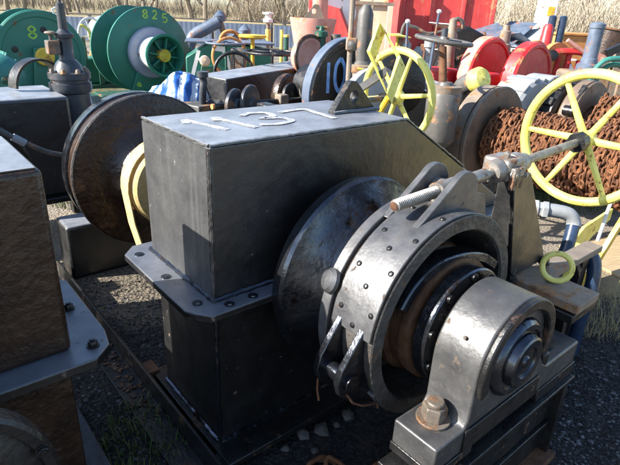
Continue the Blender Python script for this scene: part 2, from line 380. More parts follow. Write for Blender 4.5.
mat('stone_mid', (.05,.052,.056), (.16,.162,.165), rough=.95, rvar=.03, scale=34, bump=.2, spec=.1)
stones('coarse_gravel', 'coarser grey gravel beside the outboard bearing of the numbered winch', 'stone_mid', [(.95,.8,2.4,2.9), (.95,.9,1.7,2.2), (-1.3,1.2,-.45,2.6)], 5200, .004, .014, 8)
def grass(name, label, m, spots, n, hmin, hmax, seed, wd=.003):
    rnd = random.Random(seed); b = MB()
    for k in range(n):
        cx, cy, r = rnd.choice(spots)
        a = rnd.random()*6.3; d = r*math.sqrt(rnd.random()); x, y = cx+d*math.cos(a), cy+d*math.sin(a)
        h = rnd.uniform(hmin, hmax); t = rnd.random()*6.3; l = rnd.uniform(.2, .9)*h; w2 = rnd.uniform(.6, 1.3)*wd
        ox, oy = -math.sin(t)*w2, math.cos(t)*w2; dx, dy = math.cos(t)*l, math.sin(t)*l
        b.add([(x-ox,y-oy,0),(x+ox,y+oy,0),(x+dx*.4+ox*.7,y+dy*.4+oy*.7,h*.65),(x+dx*.4-ox*.7,y+dy*.4-oy*.7,h*.65),(x+dx,y+dy,h)], [(0,1,2,3),(3,2,4)])
    return tag(b.build(name, m, smooth=0), label, 'grass', kind='stuff')
grass('grass', 'short green grass tufts growing through the gravel', 'grass_green', [(-.6,1.58,.2), (-2.3,4.6,.35), (-2.0,4.2,.3), (3.0,4.9,.6), (2.4,4.75,.4), (3.6,5.1,.6), (-3.6,9.2,.9), (-3.0,8.0,.8)], 5500, .015, .06, 3)
grass('dry_grass', 'thin straw coloured dry grass stalks lying over the gravel', 'grass_dry', [(1.9,2.75,.22), (1.65,2.5,.15), (2.9,4.8,.7), (-2.2,4.5,.4)], 800, .03, .13, 4, .0013)

# far bank: bluish sheet fence, bare trees and brush behind it
fr = thing('fence', 'long low blue grey sheet metal fence along the far edge of the yard', 'fence', (-14, 21.5, 0), R(6))
pm = MB()
for i in range(25):
    pass
cv = []; nn_ = 48
for i in range(nn_+1):
    x = 2.3*i/nn_; y = .003*math.cos(i*math.pi/2*1.0); cv.append((x, y))
pts = cv+[(x, y+.006) for x, y in reversed(cv)]
pm.prism(pts, (0,0,.86), o=(0,0,.06), ex=(1,0,0), ey=(0,1,0))
pme = pm.mesh('panel', 'fence_sheet', 0)
pom = MB().box((-.05,-.05,0), (.05,.05,1.02)).mesh('post', 'grey_paint')
for k in range(7):
    inst('panel', pme, fr, Matrix.Translation((k*2.42+.08, 0, random.uniform(-.02,.02))))
for k in range(8): inst('post', pom, fr, Matrix.Translation((k*2.42, .09, 0)))
MB().cyl((0,.09,1.02), (7*2.42,.09,1.02), .025, n=8).build('rail', 'grey_paint', fr)

def tree_mesh(seed, h, depth=5):
    rnd = random.Random(seed); tr = MB(); br = MB()
    def grow(p, d, L, r, lev):
        pts = [p]; q = p; dd = d
        for i in range(3):
            dd = (dd+Vector((rnd.uniform(-.18,.18), rnd.uniform(-.18,.18), rnd.uniform(-.04,.12)))).normalized(); q = q+dd*L/3; pts.append(q)
        (tr if lev == 0 else br).tube(pts, [r, r*.88, r*.76, r*.6], 7 if lev < 2 else 4, cap=False)
        if lev >= depth or r < .006: return
        for k in range(rnd.randint(2, 3) + (1 if lev == 1 else 0)):
            a = rnd.random()*6.3; sp = rnd.uniform(.35, .8); e = dd.orthogonal().normalized(); e2 = dd.cross(e)
            nd = (dd+(e*math.cos(a)+e2*math.sin(a))*sp).normalized()
            grow(pts[rnd.choice((1, 2, 3, 3))] if lev else pts[rnd.choice((2, 3, 3))], nd, L*rnd.uniform(.6, .82), r*rnd.uniform(.45, .66), lev+1)
    grow(Vector((0,0,-.1)), Vector((0,0,1)), h*.22, h*.024, 0)
    return tr.mesh('trunk', 'bark'), br.mesh('crown', 'bark', 0)
SPOTS = [(-37,58),(-33,50),(-29,56),(-26.5,47),(-23.5,52),(-21,46),(-17.5,55),(-14.8,48),(-12,52),(-9.5,46),(-6.2,50),(-3,47),(0,52),(3.5,48)]
SPOTS += [(x+1.7, y+9) for x, y in SPOTS] + [(x-.9, y+4.5) for x, y in SPOTS[1:-1:2]]
tm = [tree_mesh(s, h) for s, h in ((1, 8), (2, 9), (3, 7), (4, 10), (5, 8.5))]
rnd = random.Random(11)
k = 0
for x, y in SPOTS + [(11,38),(15,33),(18,42),(20.5,35),(23,45),(25,37),(28.5,43),(31,38),(34,47)]:
    t = thing('bare_tree', 'leafless winter tree standing on the dry bank behind the yard', 'tree', (x, y, .1), rnd.random()*6.3, 'leafless trees behind the yard')
    a, b = tm[k % 5]; k += 1; inst('trunk', a, t); inst('crown', b, t); s = rnd.uniform(.85, 1.25); t.scale = (s, s, s)
def brush(name, label, spots, n, hmin, hmax, seed, m='twig'):
    rnd = random.Random(seed); b = MB()
    for k in range(n):
        x0, x1, y0, y1 = rnd.choice(spots); x = rnd.uniform(x0, x1); y = rnd.uniform(y0, y1); h = rnd.uniform(hmin, hmax)
        p = [(x, y, 0)]
        for q in (1, 2, 3): p.append((p[-1][0]+rnd.uniform(-.2, .2)*h, p[-1][1]+rnd.uniform(-.2, .2)*h, h*q/3))
        b.tube(p, [.022, .018, .013, .006], 3, cap=False)
    return tag(b.build(name, m, smooth=0), label, 'brush', kind='stuff')
brush('brush', 'pale tangled winter brush and reeds along the far bank', [(9,42,28,46), (9,42,28,33), (-8,8,50,60)], 8000, 1.2, 4.6, 5)
brush('undergrowth', 'low dry scrub under the leafless trees behind the fence', [(-46,8,52,74), (-46,8,60,74)], 5200, .4, 2.6, 6, 'bark')

# ================================================================ the black anchor winch
B = Vector((-.3, 1.4389, 0)); U = Vector((math.cos(YAW), math.sin(YAW), 0)); V = Vector((-math.sin(YAW), math.cos(YAW), 0))
def uv(u, v, z=0): return B+U*u+V*v+Vector((0,0,z))
AX = (0,-1,0)            # shaft axis in the winch's own frame, out of the front of the gear case
def arc(cx, cz, r, a0, a1, n): return [(cx+r*math.cos(R(a0+(a1-a0)*i/n)), cz+r*math.sin(R(a0+(a1-a0)*i/n))) for i in range(n+1)]
def strokes(name, m, parent, lines, o, ex, ey, nrm, w, smooth=True):
    o, ex, ey, nrm = Vector(o), Vector(ex), Vector(ey), Vector(nrm).normalized(); b = MB()
    for k, l in enumerate(lines):
        P = l
        if smooth and len(l) > 2:
            P = []
            for i in range(len(l)-1):
                p0, p1, p2, p3 = l[max(i-1,0)], l[i], l[i+1], l[min(i+2,len(l)-1)]
                for q in range(5):
                    t = q/5; P.append(tuple(.5*((2*p1[c])+(-p0[c]+p2[c])*t+(2*p0[c]-5*p1[c]+4*p2[c]-p3[c])*t*t+(-p0[c]+3*p1[c]-3*p2[c]+p3[c])*t**3) for c in (0,1)))
            P.append(l[-1])
        b.flat([o+ex*x+ey*y+nrm*(.0012+.0004*k) for x, y in P], .0008, w, nrm)
    return b.build(name, m, parent, smooth=0)
def smooth_path(P, n=6):
    out = []
    for i in range(len(P)-1):
        p0, p1, p2, p3 = (Vector(P[max(i-1,0)]), Vector(P[i]), Vector(P[i+1]), Vector(P[min(i+2,len(P)-1)]))
        for q in range(n):
            t = q/n; out.append(.5*((2*p1)+(p2-p0)*t+(2*p0-5*p1+4*p2-p3)*t*t+(3*p1-p0-3*p2+p3)*t**3))
    out.append(Vector(P[-1])); return out
def handwheel(parent, c, ax, Rr, r, ns, sr, m, a0=0., hub=.045, hl=.07, name='handwheel'):
    c = Vector(c); ax = Vector(ax).normalized()
    e1 = Vector((0,0,1)) if abs(ax.z) < .9 else Vector((1,0,0)); e1 = (e1-ax*e1.dot(ax)).normalized(); e2 = ax.cross(e1)
    h = MB().lathe([(-hl/2, hub*.8), (-hl*.3, hub), (hl*.3, hub), (hl/2, hub*.8)], c, ax, 20).build(name, m, parent)
    MB().torus(c, ax, Rr, r, 56, 12).build('rim', m, h)
    for k in range(ns):
        a = a0+2*math.pi*k/ns; d = e1*math.cos(a)+e2*math.sin(a)
        MB().cyl(c+d*hub*.7, c+d*(Rr-r*.4), sr*1.25, sr*.85, 10).build('spoke', m, h)
    return h

W = thing('anchor_winch', 'black anchor winch with 1137 chalked on its gear case and two yellow handwheels', 'winch', B, YAW)
# gear case
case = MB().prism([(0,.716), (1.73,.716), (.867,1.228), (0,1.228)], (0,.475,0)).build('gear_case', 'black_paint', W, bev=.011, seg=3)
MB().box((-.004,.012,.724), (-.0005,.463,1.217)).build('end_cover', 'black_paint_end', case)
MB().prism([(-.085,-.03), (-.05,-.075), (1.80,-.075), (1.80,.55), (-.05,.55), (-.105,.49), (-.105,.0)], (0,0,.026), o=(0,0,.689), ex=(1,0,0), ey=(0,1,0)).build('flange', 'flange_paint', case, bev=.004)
fb = MB().lathe([(0,.017), (.003,.017), (.003,.011), (.006,.010)], n=16).mesh('bolt_hole', 'black_gloss')
for x, y in ((-.06,.46), (-.055,.24), (-.05,.02), (.03,-.045), (.12,-.045), (.23,-.045)): inst('bolt_hole', fb, case, Matrix.Translation((x, y, .715)))
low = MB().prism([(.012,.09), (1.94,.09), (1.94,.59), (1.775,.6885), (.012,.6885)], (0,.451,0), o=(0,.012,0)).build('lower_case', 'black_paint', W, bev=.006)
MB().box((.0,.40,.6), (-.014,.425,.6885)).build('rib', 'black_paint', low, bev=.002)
MB().box((-.02,-.10,.062), (2.0,.56,.0895)).build('base_plate', 'black_dull', W, bev=.004)
def bead(name, pts, r, m, parent, seed, step=.012):
    rr = random.Random(seed); P = []
    for i in range(len(pts)-1):
        p, q = Vector(pts[i]), Vector(pts[i+1]); n = max(2, int((q-p).length/step))
        for k in range(n): P.append(p+(q-p)*k/n+Vector((rr.uniform(-1,1), rr.uniform(-1,1), rr.uniform(-1,1)))*r*.14)
    P.append(Vector(pts[-1])); return MB().tube(P, [r*rr.uniform(.8,1.2) for _ in P], 7).build(name, m, parent)
bead('weld', [(-.003,.478,.718), (-.003,-.003,.718), (1.0,-.003,.718)], .010, 'black_gloss', case, 1)
bead('weld', [(-.001,-.001,.72), (-.001,-.001,1.222)], .0075, 'black_paint', case, 2)
bead('weld', [(.002,.002,1.2265), (.86,.002,1.2265), (1.3,.002,.972)], .006, 'black_paint', case, 3)
bead('weld', [(.002,.47,1.2265), (.002,.004,1.2265)], .006, 'black_paint', case, 4)
bead('weld', [(.010,.010,.09), (.010,.010,.686)], .008, 'black_gloss', low, 5)
bead('weld', [(.01,.46,.092), (.01,.01,.092), (1.0,.01,.092)], .010, 'black_gloss', low, 6)
strokes('chalk_number', 'number_white', case, [[(.106,.359), (.157,.154)], [(.085,.30), (.106,.359)], [(.214,.343), (.258,.136)], [(.195,.29), (.214,.343)],
        [(.32,.325), (.37,.352), (.43,.33), (.42,.27), (.36,.25), (.43,.225), (.43,.17), (.36,.145), (.29,.165)],
        [(.485,.313), (.55,.325), (.614,.32), (.61,.25), (.60,.126)]], (0,0,1.228), (1,0,0), (0,1,0), (0,0,1), .026)
# lifting lug on top of the case
lug = MB().plate_hole([(.657,1.229), (.898,1.229), (.80,1.325), (.775,1.347), (.745,1.347), (.73,1.33)], (.765,1.288), .022, (0,.034,0), o=(0,.2,0)).build('lifting_lug', 'black_dull', W, bev=.003)
# lifting-lug weld bead
MB().tube([(.65,.192,1.231), (.72,.191,1.233), (.8,.192,1.231), (.905,.193,1.232)], .009, 8).build('weld', 'black_paint', lug)

# the bell-mouthed flange in front of the case
C0 = (.535, 0, .712)
MB().lathe([(.0,.16), (.055,.17), (.06,.335), (.075,.358), (.115,.364), (.128,.357), (.135,.335), (.16,.29), (.19,.25), (.225,.225), (.26,.216)], C0, AX, 72).build('bell_flange', 'black_gloss', W)
# brake drum, hollow towards the bearing
C1 = (.572, 0, .697)
dr = MB().lathe([(.285,.16), (.285,.32), (.262,.34), (.486,.34), (.494,.352), (.497,.348), (.497,.306), (.49,.300), (.30,.294), (.30,.16)], C1, AX, 80).build('brake_drum', 'rough_steel', W)
MB().lathe([(.29,.15), (.34,.145), (.37,.12), (.6,.118)], C1, AX, 40).build('hub', 'black_dull', dr)
MB().lathe([(.36,.14), (.365,.225), (.40,.232), (.425,.225), (.43,.205), (.47,.203), (.475,.212), (.505,.212), (.51,.15)], C1, AX, 56).build('clutch_collar', 'collar_rust', dr)
MB().lathe([(.515,.12), (.517,.195), (.522,.20), (.558,.20), (.563,.195), (.565,.12)], C1, AX, 56).build('clutch_ring', 'black_gloss', dr)
MB().flat(smooth_path([(.345,-.465,.80), (.40,-.465,.865), (.49,-.465,.905), (.62,-.465,.90), (.74,-.465,.865), (.83,-.465,.81)]), .062, .034, AX).build('clutch_jaw', 'black_gloss', dr, bev=.005)
cb = MB().lathe([(0,.014), (.008,.013), (.01,.008)], n=12).mesh('bolt', 'black_dull')
for a in (0, 38, 76, 114, -40): inst('bolt', cb, dr, align((C1[0]-.18*math.sin(R(a)), -.564, C1[2]+.18*math.cos(R(a))), AX))
# brake band with rivets
bd = MB().band(.341, .354, .322, .484, C1, AX, R(-48), R(84), 70).build('brake_band', 'band_paint', W, bev=.003)
MB().band(.341, .356, .268, .306, C1, AX, R(-60), R(150), 70).build('inner_band', 'band_paint', bd, bev=.003)
MB().lathe([(.262,.02), (.262,.345), (.267,.345), (.267,.02)], C1, AX, 64).build('backing_disc', 'black_gloss', bd)
MB().band(.341, .354, .322, .484, C1, AX, R(120), R(300), 50).build('lower_band', 'band_paint', bd, bev=.003)
rv = MB().lathe([(0,.0085), (.003,.0085), (.0055,.006), (.0065,.0)], n=12).mesh('rivet', 'black_dull')
for h, L in ((.35, (10,31,52,74)), (.41, (39,60,80)), (.465, (10,30,49.5,71))):
    for a in L:
        q = R(a); d = Vector((-math.sin(q), 0, math.cos(q))); inst('rivet', rv, bd, align(Vector((C1[0], -h, C1[2]))+d*.3535, d))
bp = MB().lathe([(0,.04), (.012,.04), (.024,.03), (.03,0)], n=18).build('boss', 'band_paint', bd)
bp.matrix_local = align((C1[0]-.352*math.sin(R(66)), -.287, C1[2]+.352*math.cos(R(66))), (-math.sin(R(66)), .35, math.cos(R(66))))
# ears that carry the brake screw
ear = [(.43,1.02), (.50,.99), (.60,.985), (.74,.985), (.80,.985), (.785,1.03), (.765,1.07)] + arc(.65, 1.09, .072, -5, 140, 12) + [(.525,1.085)]
for y in (-.437, -.322): MB().prism(ear, (0,.024,0), o=(0,y,0)).build('band_ear', 'band_paint', bd, bev=.003)
MB().cyl((.655,-.4365,1.085), (.655,-.30,1.085), .03, n=24).build('trunnion', 'bare_steel', bd)
MB().cyl((.60,-.365,1.082), (.72,-.365,1.085), .034, n=24).build('screw_nut', 'bare_steel', bd)
# lower fork of the band
fk = [(.262,.80), (.235,.775), (.15,.655), (.135,.61), (.148,.565), (.21,.505), (.30,.468), (.34,.50), (.29,.60)]
for y in (-.458, -.366): MB().prism(fk, (0,.022,0), o=(0,y,0)).build('fork_plate', 'black_gloss', bd, bev=.003)
MB().cyl((.185,-.47,.60), (.185,-.335,.60), .026, n=20).build('fork_pin', 'black_gloss', bd)
MB().cyl((.235,-.435,.555), (.235,-.367,.555), .045, n=20).build('spacer', 'black_gloss', bd)
MB().hexbolt((.275,-.459,.585), AX, .018, .022).build('bolt', 'black_gloss', bd)
MB().tube([(.17,-.46,.565), (.19,-.472,.53), (.23,-.475,.50), (.28,-.48,.485), (.30,-.47,.49), (.305,-.475,.45)], .0035, 6).build('split_pin', 'rust', bd)
MB().tube([(.155,-.35,.57), (.15,-.355,.52), (.155,-.36,.48)], .0035, 6).build('split_pin', 'rust', bd)
# brake screw, guide block and wheel
th = []; x = .0
while x < .19:
    th += [(x, .0155), (x+.003, .0195), (x+.0045, .0195)]; x += .0075
sc = MB().lathe([(-.004,.012)]+th+[(.192,.016), (.30,.016), (.30,.023), (.46,.023), (.46,.017), (.56,.017), (.56,.0175), (1.20,.0175)], (.405,-.365,1.078), (1.215,0,.055), 20)
scw = sc.build('brake_screw', 'bare_steel', W, smooth=30)
MB().lathe([(-.006,.011), (-.0045,.0135), (-.002,.0135)], (.405,-.365,1.078), (1.215,0,.055), 18).build('screw_end', 'rust', scw)
gx = (1,0,.045)
gbk = MB().lathe([(0,.036), (.012,.042), (.05,.043), (.06,.034), (.115,.034), (.125,.044), (.165,.045), (.175,.036), (.215,.034), (.22,.02)], (.905,-.365,1.10), gx, 28).build('guide_block', 'bare_steel', W)
MB().box((.945,-.41,1.065), (1.055,-.30,1.145)).build('block_body', 'bare_steel', gbk, bev=.012)
MB().hexbolt((.965,-.415,1.095), AX, .015, .02, 1.2).build('bolt', 'bare_steel', gbk)
MB().hexbolt((1.035,-.415,1.085), AX, .013, .02, 1.2).build('bolt', 'bare_steel', gbk)
MB().hexbolt((.99,-.365,1.145), (0,0,1), .013, .02, 1.3).build('bolt', 'bare_steel', gbk)
for px in (.955, .99): MB().box((px,-.43,1.04), (px+.03,-.41,1.12)).build('pad', 'bare_steel', gbk, bev=.004)
MB().lathe([(1.13,.018), (1.13,.042), (1.175,.044), (1.19,.03)], (.405,-.365,1.078), (1.215,0,.055), 8).build('collar', 'black_dull', scw)
handwheel(W, (1.625,-.365,1.132), (1,0,.03), .275, .021, 6, .0135, 'yellow_paint', a0=R(-30), hub=.04, hl=.075)
# bracket plates under the guide block, olive in the shade
MB().prism([(.955,1.095), (1.07,1.09), (1.36,.66), (1.09,.655)], (0,.018,0), o=(0,-.43,0)).build('bracket_plate', 'black_paint', W, bev=.003)
MB().box((1.075,-.412,.66), (1.089,-.305,1.05)).build('bracket_web', 'black_paint', W, bev=.002)
for x, y in ((1.07,-.445), (1.33,-.445)): MB().hexbolt((x, y, .653), (0,0,1), .018, .03).build('bolt', 'black_dull', W)
# foundation slab under the bracket and its stools
MB().box((1.10,-.70,.613), (1.275,-.26,.65)).build('foundation_slab', 'tan_steel', W, bev=.004)
MB().box((1.085,-.695,.573), (1.285,-.26,.610)).build('foundation_slab', 'black_dull', W, bev=.004)
MB().box((1.276,-.50,.60), (1.80,-.42,.632)).build('side_arm', 'tan_steel', W, bev=.004)
MB().box((1.12,-.66,.03), (1.15,-.28,.572)).build('stool_plate', 'black_dull', W, bev=.003)
MB().box((1.06,-.36,.03), (1.30,-.33,.572)).build('stool_plate', 'black_dull', W, bev=.003)
MB().box((1.70,-.47,.03), (1.76,-.43,.599)).build('stool_plate', 'black_dull', W, bev=.003)
MB().box((1.05,-.67,.0), (1.31,-.27,.0298)).build('bed_plate', 'black_dull', W, bev=.003)
MB().box((1.42,-.52,.0), (1.80,-.25,.0298)).build('bed_plate', 'black_dull', W, bev=.003)
# outboard bearing pedestal
pd = [(.235,.452), (1.06,.452), (1.06,.545), (.83,.545), (.785,.57), (.752,.62)] + arc(.562, .70, .190, 0, 180, 36) + [(.372,.56), (.358,.537), (.235,.537)]
ped = MB().prism(pd, (0,.15,0), o=(0,-.745,0)).build('bearing_pedestal', 'pedestal_paint', W, bev=.007, seg=3)
MB().band(.155, .190, .745, .765, (.562,0,.70), AX, R(-108), R(108), 48).build('face_rim', 'black_dull', ped, bev=.005)
MB().lathe([(.742,.128), (.752,.125), (.760,.12), (.766,.112), (.766,.098), (.760,.096), (.760,.086), (.784,.080), (.788,.074), (.786,.05), (.780,.047), (.779,.02), (.785,.015), (.785,0)], (.562,0,.70), AX, 48).build('bearing_cap', 'black_gloss', ped)
MB().box((.36,-.752,.455), (.772,-.7455,.535)).build('foot_web', 'black_dull', ped, bev=.003)
MB().box((.235,-.748,.42), (.42,-.59,.4515)).build('foot_shim', 'black_dull', ped, bev=.003)
MB().box((.80,-.748,.40), (1.07,-.59,.4515)).build('foot_shim', 'black_dull', ped, bev=.003)
hb = MB(); c = (.325,-.662,.538)
hb.lathe([(0,.05), (.008,.05)], c, (0,0,1), 24); hb.lathe([(.008,.037), (.046,.037), (.052,.033)], c, (0,0,1), 6); hb.lathe([(.052,.026), (.062,.026), (.066,.022)], c, (0,0,1), 20)
hb.build('hold_down_bolt', 'bolt_steel', ped, bev=.002)
MB().hexbolt((.93,-.665,.546), (0,0,1), .034, .05).build('hold_down_bolt', 'black_dull', ped)
MB().cyl((.40,-.675,.79), (.388,-.675,.797), .006, n=10).build('grease_hole', 'black_dull', ped)
MB().box((.79,-.744,.546), (.825,-.60,.60)).build('gusset', 'black_dull', ped, bev=.006)
MB().prism([(.835,.546), (.98,.546), (.835,.62)], (0,.012,0), o=(0,-.66,0)).build('gusset', 'black_dull', ped, bev=.002)
# welded underframe of the pedestal
uf = MB().box((.20,-.72,.03), (1.05,-.70,.396)).build('underframe', 'black_dull', W, bev=.003)
MB().box((.19,-.765,.385), (1.065,-.59,.3995)).build('underframe_flange', 'black_dull', uf, bev=.003)
MB().box((.19,-.78,.0), (1.065,-.57,.03)).build('underframe_flange', 'rust', uf, bev=.003)
MB().box((1.03,-.755,.03), (1.055,-.60,.384)).build('underframe_end', 'black_dull', uf, bev=.003)
MB().box((.20,-.755,.03), (.225,-.60,.384)).build('underframe_end', 'black_dull', uf, bev=.003)
MB().box((.20,-.735,.16), (1.03,-.7205,.18)).build('stiffener', 'black_dull', uf, bev=.003)
MB().cyl((.562,-.60,.70), (.562,.0,.70), .075, n=32).build('main_shaft', 'black_dull', W)
# lower cross-members and L-shaped skid rail
rl = MB(); rl.prism([(-.045,.0), (-.045,.115), (-.057,.115), (-.057,.013), (-.16,.013), (-.16,.0)], (0,2.0,0), o=(0,-.16,0)).build('skid_rail', 'black_dull', W, bev=.002)
rh = MB().lathe([(0,.016), (.002,.016), (.002,0)], n=14).mesh('rail_hole', 'rubber')
for y in (.1, .38, .66, .95, 1.3): inst('rail_hole', rh, W, Matrix.Translation((-.11, y, .0135)))
MB().box((-.045,.53,.03), (.01,.62,.10)).build('cross_member', 'rust', W, bev=.004)
MB().box((-.045,-.14,.03), (.01,-.02,.085)).build('cross_member', 'black_dull', W, bev=.004)
rs = MB(); rr = random.Random(5)
for k in range(150):
    y = rr.uniform(.35, 1.15); s = rr.uniform(.003, .010); x = -.065-rr.random()*.085
    rs.box((-s,-s,-s*.3), (s,s,s*.3), Matrix.Translation((x, y, .0135+s*.3)) @ Matrix.Rotation(rr.random()*3, 4, 'Z') @ Matrix.Rotation(rr.uniform(-.4,.4), 4, 'X'))
tag(rs.build('rail_scale', 'collar_rust', W), kind='stuff')
# the wide drum behind the case
D0 = (.41, 0, .72)
MB().lathe([(.475,.13), (1.2,.13), (1.2,.20), (1.30,.20), (1.335,.215), (1.37,.25), (1.385,.30), (1.392,.40), (1.40,.422), (1.41,.428), (1.425,.424), (1.50,.415), (1.56,.40), (1.57,.2), (1.9,.12)], D0, (0,1,0), 72).build('drum_flange', 'brown_grease', W)
bm = MB().lathe([(1.397,.423), (1.402,.430), (1.412,.430), (1.417,.42)], D0, (0,1,0), 72, cap=False).build('flange_rim', 'rough_steel', W)
MB().lathe([(1.50,.30), (1.52,.424), (1.60,.42), (1.62,.41), (1.62,.3)], D0, (0,1,0), 72).build('second_flange', 'black_gloss', W)
MB().lathe([(1.10,.13), (1.10,.21), (1.115,.222), (1.14,.222), (1.15,.212), (1.16,.212), (1.17,.224), (1.20,.224), (1.208,.214), (1.215,.214), (1.225,.222), (1.24,.22), (1.245,.13)], D0, (0,1,0), 48).build('webbing_roll', 'strap', W)
st = MB()
pth = [(D0[0]-.232*math.cos(R(a)), 1.21, D0[2]+.232*math.sin(R(a))) for a in range(130, -20, -10)]
st.flat(pth+[(.195,1.2,.52), (.215,1.18,.40), (.23,1.17,.33)], .085, .006, (0,1,0)); st.build('webbing_strap', 'strap', W)
st = MB(); pth = [(D0[0]-.24*math.cos(R(a)), 1.15, D0[2]+.24*math.sin(R(a))) for a in range(120, -10, -10)]
st.flat(pth+[(.185,1.14,.55), (.205,1.12,.43)], .03, .006, (0,1,0)); st.build('webbing_strap', 'strap', W)
mo = MB().lathe([(.0,.085), (.01,.1), (.06,.1), (.075,.08), (.08,.04), (.1,.04)], (.42,1.06,.80), (-.9,-.3,.1), 28).build('shaft_lock', 'black_gloss', W)
MB().hexbolt((.33,1.03,.81), (-.9,-.3,.1), .018, .02).build('bolt', 'black_dull', mo)
MB().tube([(.24,1.33,.66), (.22,1.30,.62), (.24,1.28,.58), (.28,1.29,.57)], .014, 8).build('drum_hook', 'rust', W)
# pedestal block under the far end
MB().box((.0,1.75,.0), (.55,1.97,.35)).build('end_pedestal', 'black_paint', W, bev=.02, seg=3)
MB().box((.25,1.80,.351), (.55,1.93,.70)).build('end_bearing', 'black_dull', W, bev=.02)
# second brake: screw, wheel and yellow operating lever behind the case
MB().cyl((.95,1.08,1.07), (2.02,1.08,1.075), .019, n=16).build('rear_brake_screw', 'grey_paint', W)
MB().box((.93,1.03,.60), (1.0,1.13,1.11)).build('rear_screw_bracket', 'black_dull', W, bev=.008)
MB().cyl((1.90,1.08,1.074), (1.955,1.08,1.074), .042, n=8).build('rear_collar', 'black_dull', W)
handwheel(W, (2.04,1.077,1.076), (1,0,.03), .30, .024, 6, .0145, 'yellow_paint', a0=R(20), hub=.05, hl=.08)
MB().flat([(1.50,.985,1.13), (1.715,.90,1.275)], .055, .018, V*-.0+Vector((.35,.5,.79))).build('lever_arm', 'grey_paint', W)
lv = [(1.754,1.005,1.518), (1.664,.989,1.355), (1.691,.836,1.128), (1.795,.862,1.33)]
MB().flat(lv, .078, .022, (.678,-.056,-.83), closed=True).build('lever_frame', 'yellow_paint', W, bev=.002)
MB().cyl((1.69,.84,1.13), (1.69,.95,.95), .02, n=10).build('lever_stem', 'ochre_yellow', W)
MB().box((1.65,.90,.09), (1.73,.99,.97)).build('lever_post', 'black_dull', W, bev=.005)
MB().box((1.2,.55,.0), (2.1,1.4,.085)).build('rear_bed', 'black_dull', W, bev=.005)
# blue hydraulic pipes at the right-hand end
hp = MB().tube(smooth_path([(2.03,-.257,.607), (2.0,-.268,.54), (1.966,-.277,.478), (1.877,-.286,.328), (1.80,-.29,.2), (1.78,-.29,.08)]), .034, 14).build('hydraulic_pipe', 'blue_pipe', W)
MB().tube(smooth_path([(1.93,-.13,.668), (1.97,-.175,.668), (2.015,-.225,.655), (2.034,-.252,.615), (2.026,-.259,.595)]), .037, 14).build('elbow', 'light_grey_paint', hp)
MB().lathe([(0,.038), (.02,.05), (.05,.05), (.055,.042), (.07,.042), (.075,.048), (.1,.048)], (1.88,-.06,.668), (.5,-.75,0), 6).build('union_nut', 'light_grey_paint', hp)
MB().cyl((1.7,.02,.668), (1.9,-.08,.668), .03, n=12).build('pipe_stub', 'blue_pipe', hp)
hp = MB().tube(smooth_path([(1.55,-.34,.40), (1.60,-.354,.44), (1.68,-.383,.51), (1.74,-.405,.555), (1.80,-.445,.565), (1.815,-.475,.53), (1.80,-.50,.43), (1.78,-.50,.3), (1.78,-.5,.03)]), .033, 14).build('hydraulic_pipe', 'blue_pipe', W)
MB().lathe([(0,.035), (.01,.05), (.06,.05), (.07,.035)], (1.52,-.33,.375), (.7,-.2,.6), 10).build('union_nut', 'blue_pipe', hp)
MB().box((1.44,-.40,.25), (1.62,-.26,.40)).build('valve_body', 'blue_pipe', W, bev=.012)
MB().box((1.46,-.39,.03), (1.60,-.27,.249)).build('valve_foot', 'black_dull', W, bev=.01)
ey = MB().torus((1.215,-.545,.712), (-.8,-.45,.4), .054, .011, 32, 10).build('lifting_eye', 'yellow_paint', W)
MB().cyl((1.205,-.53,.65), (1.21,-.54,.662), .02, n=12).build('eye_base', 'black_dull', ey)

# white rope tied to the front handwheel
tag(MB().tube(smooth_path([(1.37,2.25,.885), (1.375,2.248,.86), (1.362,2.235,.80), (1.352,2.222,.735), (1.342,2.213,.665)]), .008, 8).build('white_rope', 'rope'), 'white rope end hanging from the rim of the front yellow handwheel', 'rope')
tag(MB().tube(smooth_path([(1.385,2.248,.873), (1.44,2.27,.905), (1.49,2.29,.87), (1.475,2.285,.78), (1.485,2.285,.70)]), .008, 8).build('white_rope', 'rope'), 'looped white rope strand knotted over the rim of the front yellow handwheel', 'rope')

# ================================================================ neighbouring winch at the left
Lw = thing('anchor_winch', 'brown black winch with an unmarked gear case beside the numbered winch', 'winch', uv(-.44, 0), YAW)
c2 = MB().box((-1.45,0,.716), (0,.385,1.228)).build('gear_case', 'brown_grease', Lw, bev=.014, seg=3)
MB().box((-1.438,.012,1.2285), (-.012,.373,1.2315)).build('top_plate', 'black_paint', c2)
MB().prism([(-1.5,-.075), (.04,-.075), (.09,-.03), (.105,.05), (.105,.41), (.05,.46), (-1.5,.46)], (0,0,.03), o=(0,0,.685), ex=(1,0,0), ey=(0,1,0)).build('flange', 'flange_paint', c2, bev=.004)
for x, y in ((.05,-.012), (.055,.22), (.05,.36), (-.42,-.04), (-.8,-.04)): MB().hexbolt((x, y, .715), (0,0,1), .013, .022).build('bolt', 'black_dull', c2)
MB().box((-1.43,.012,.07), (-.012,.373,.6845)).build('lower_case', 'brown_grease', Lw, bev=.006)
MB().lathe([(.386,.15), (.62,.15), (.64,.27), (1.62,.27), (1.63,.36), (1.70,.36), (1.71,.1), (1.98,.1)], (-.66,0,.70), (0,1,0), 40).build('cable_drum', 'brown_grease', Lw)
MB().box((-.8,1.98,0), (-.5,2.1,.78)).build('end_bearing', 'black_dull', Lw, bev=.01)
MB().box((-.45,.386,.0697), (-.02,.60,.93)).build('shade_block', 'black_dull', Lw, bev=.02)  # unseen block, added behind the case to shade the next winch's end
MB().box((-1.2,.655,.0), (-.2,2.2,.06)).build('base_plate', 'black_dull', Lw, bev=.004)
MB().box((-1.5,-.1,.0), (.1,.65,.0695)).build('base_plate', 'black_dull', Lw, bev=.004)
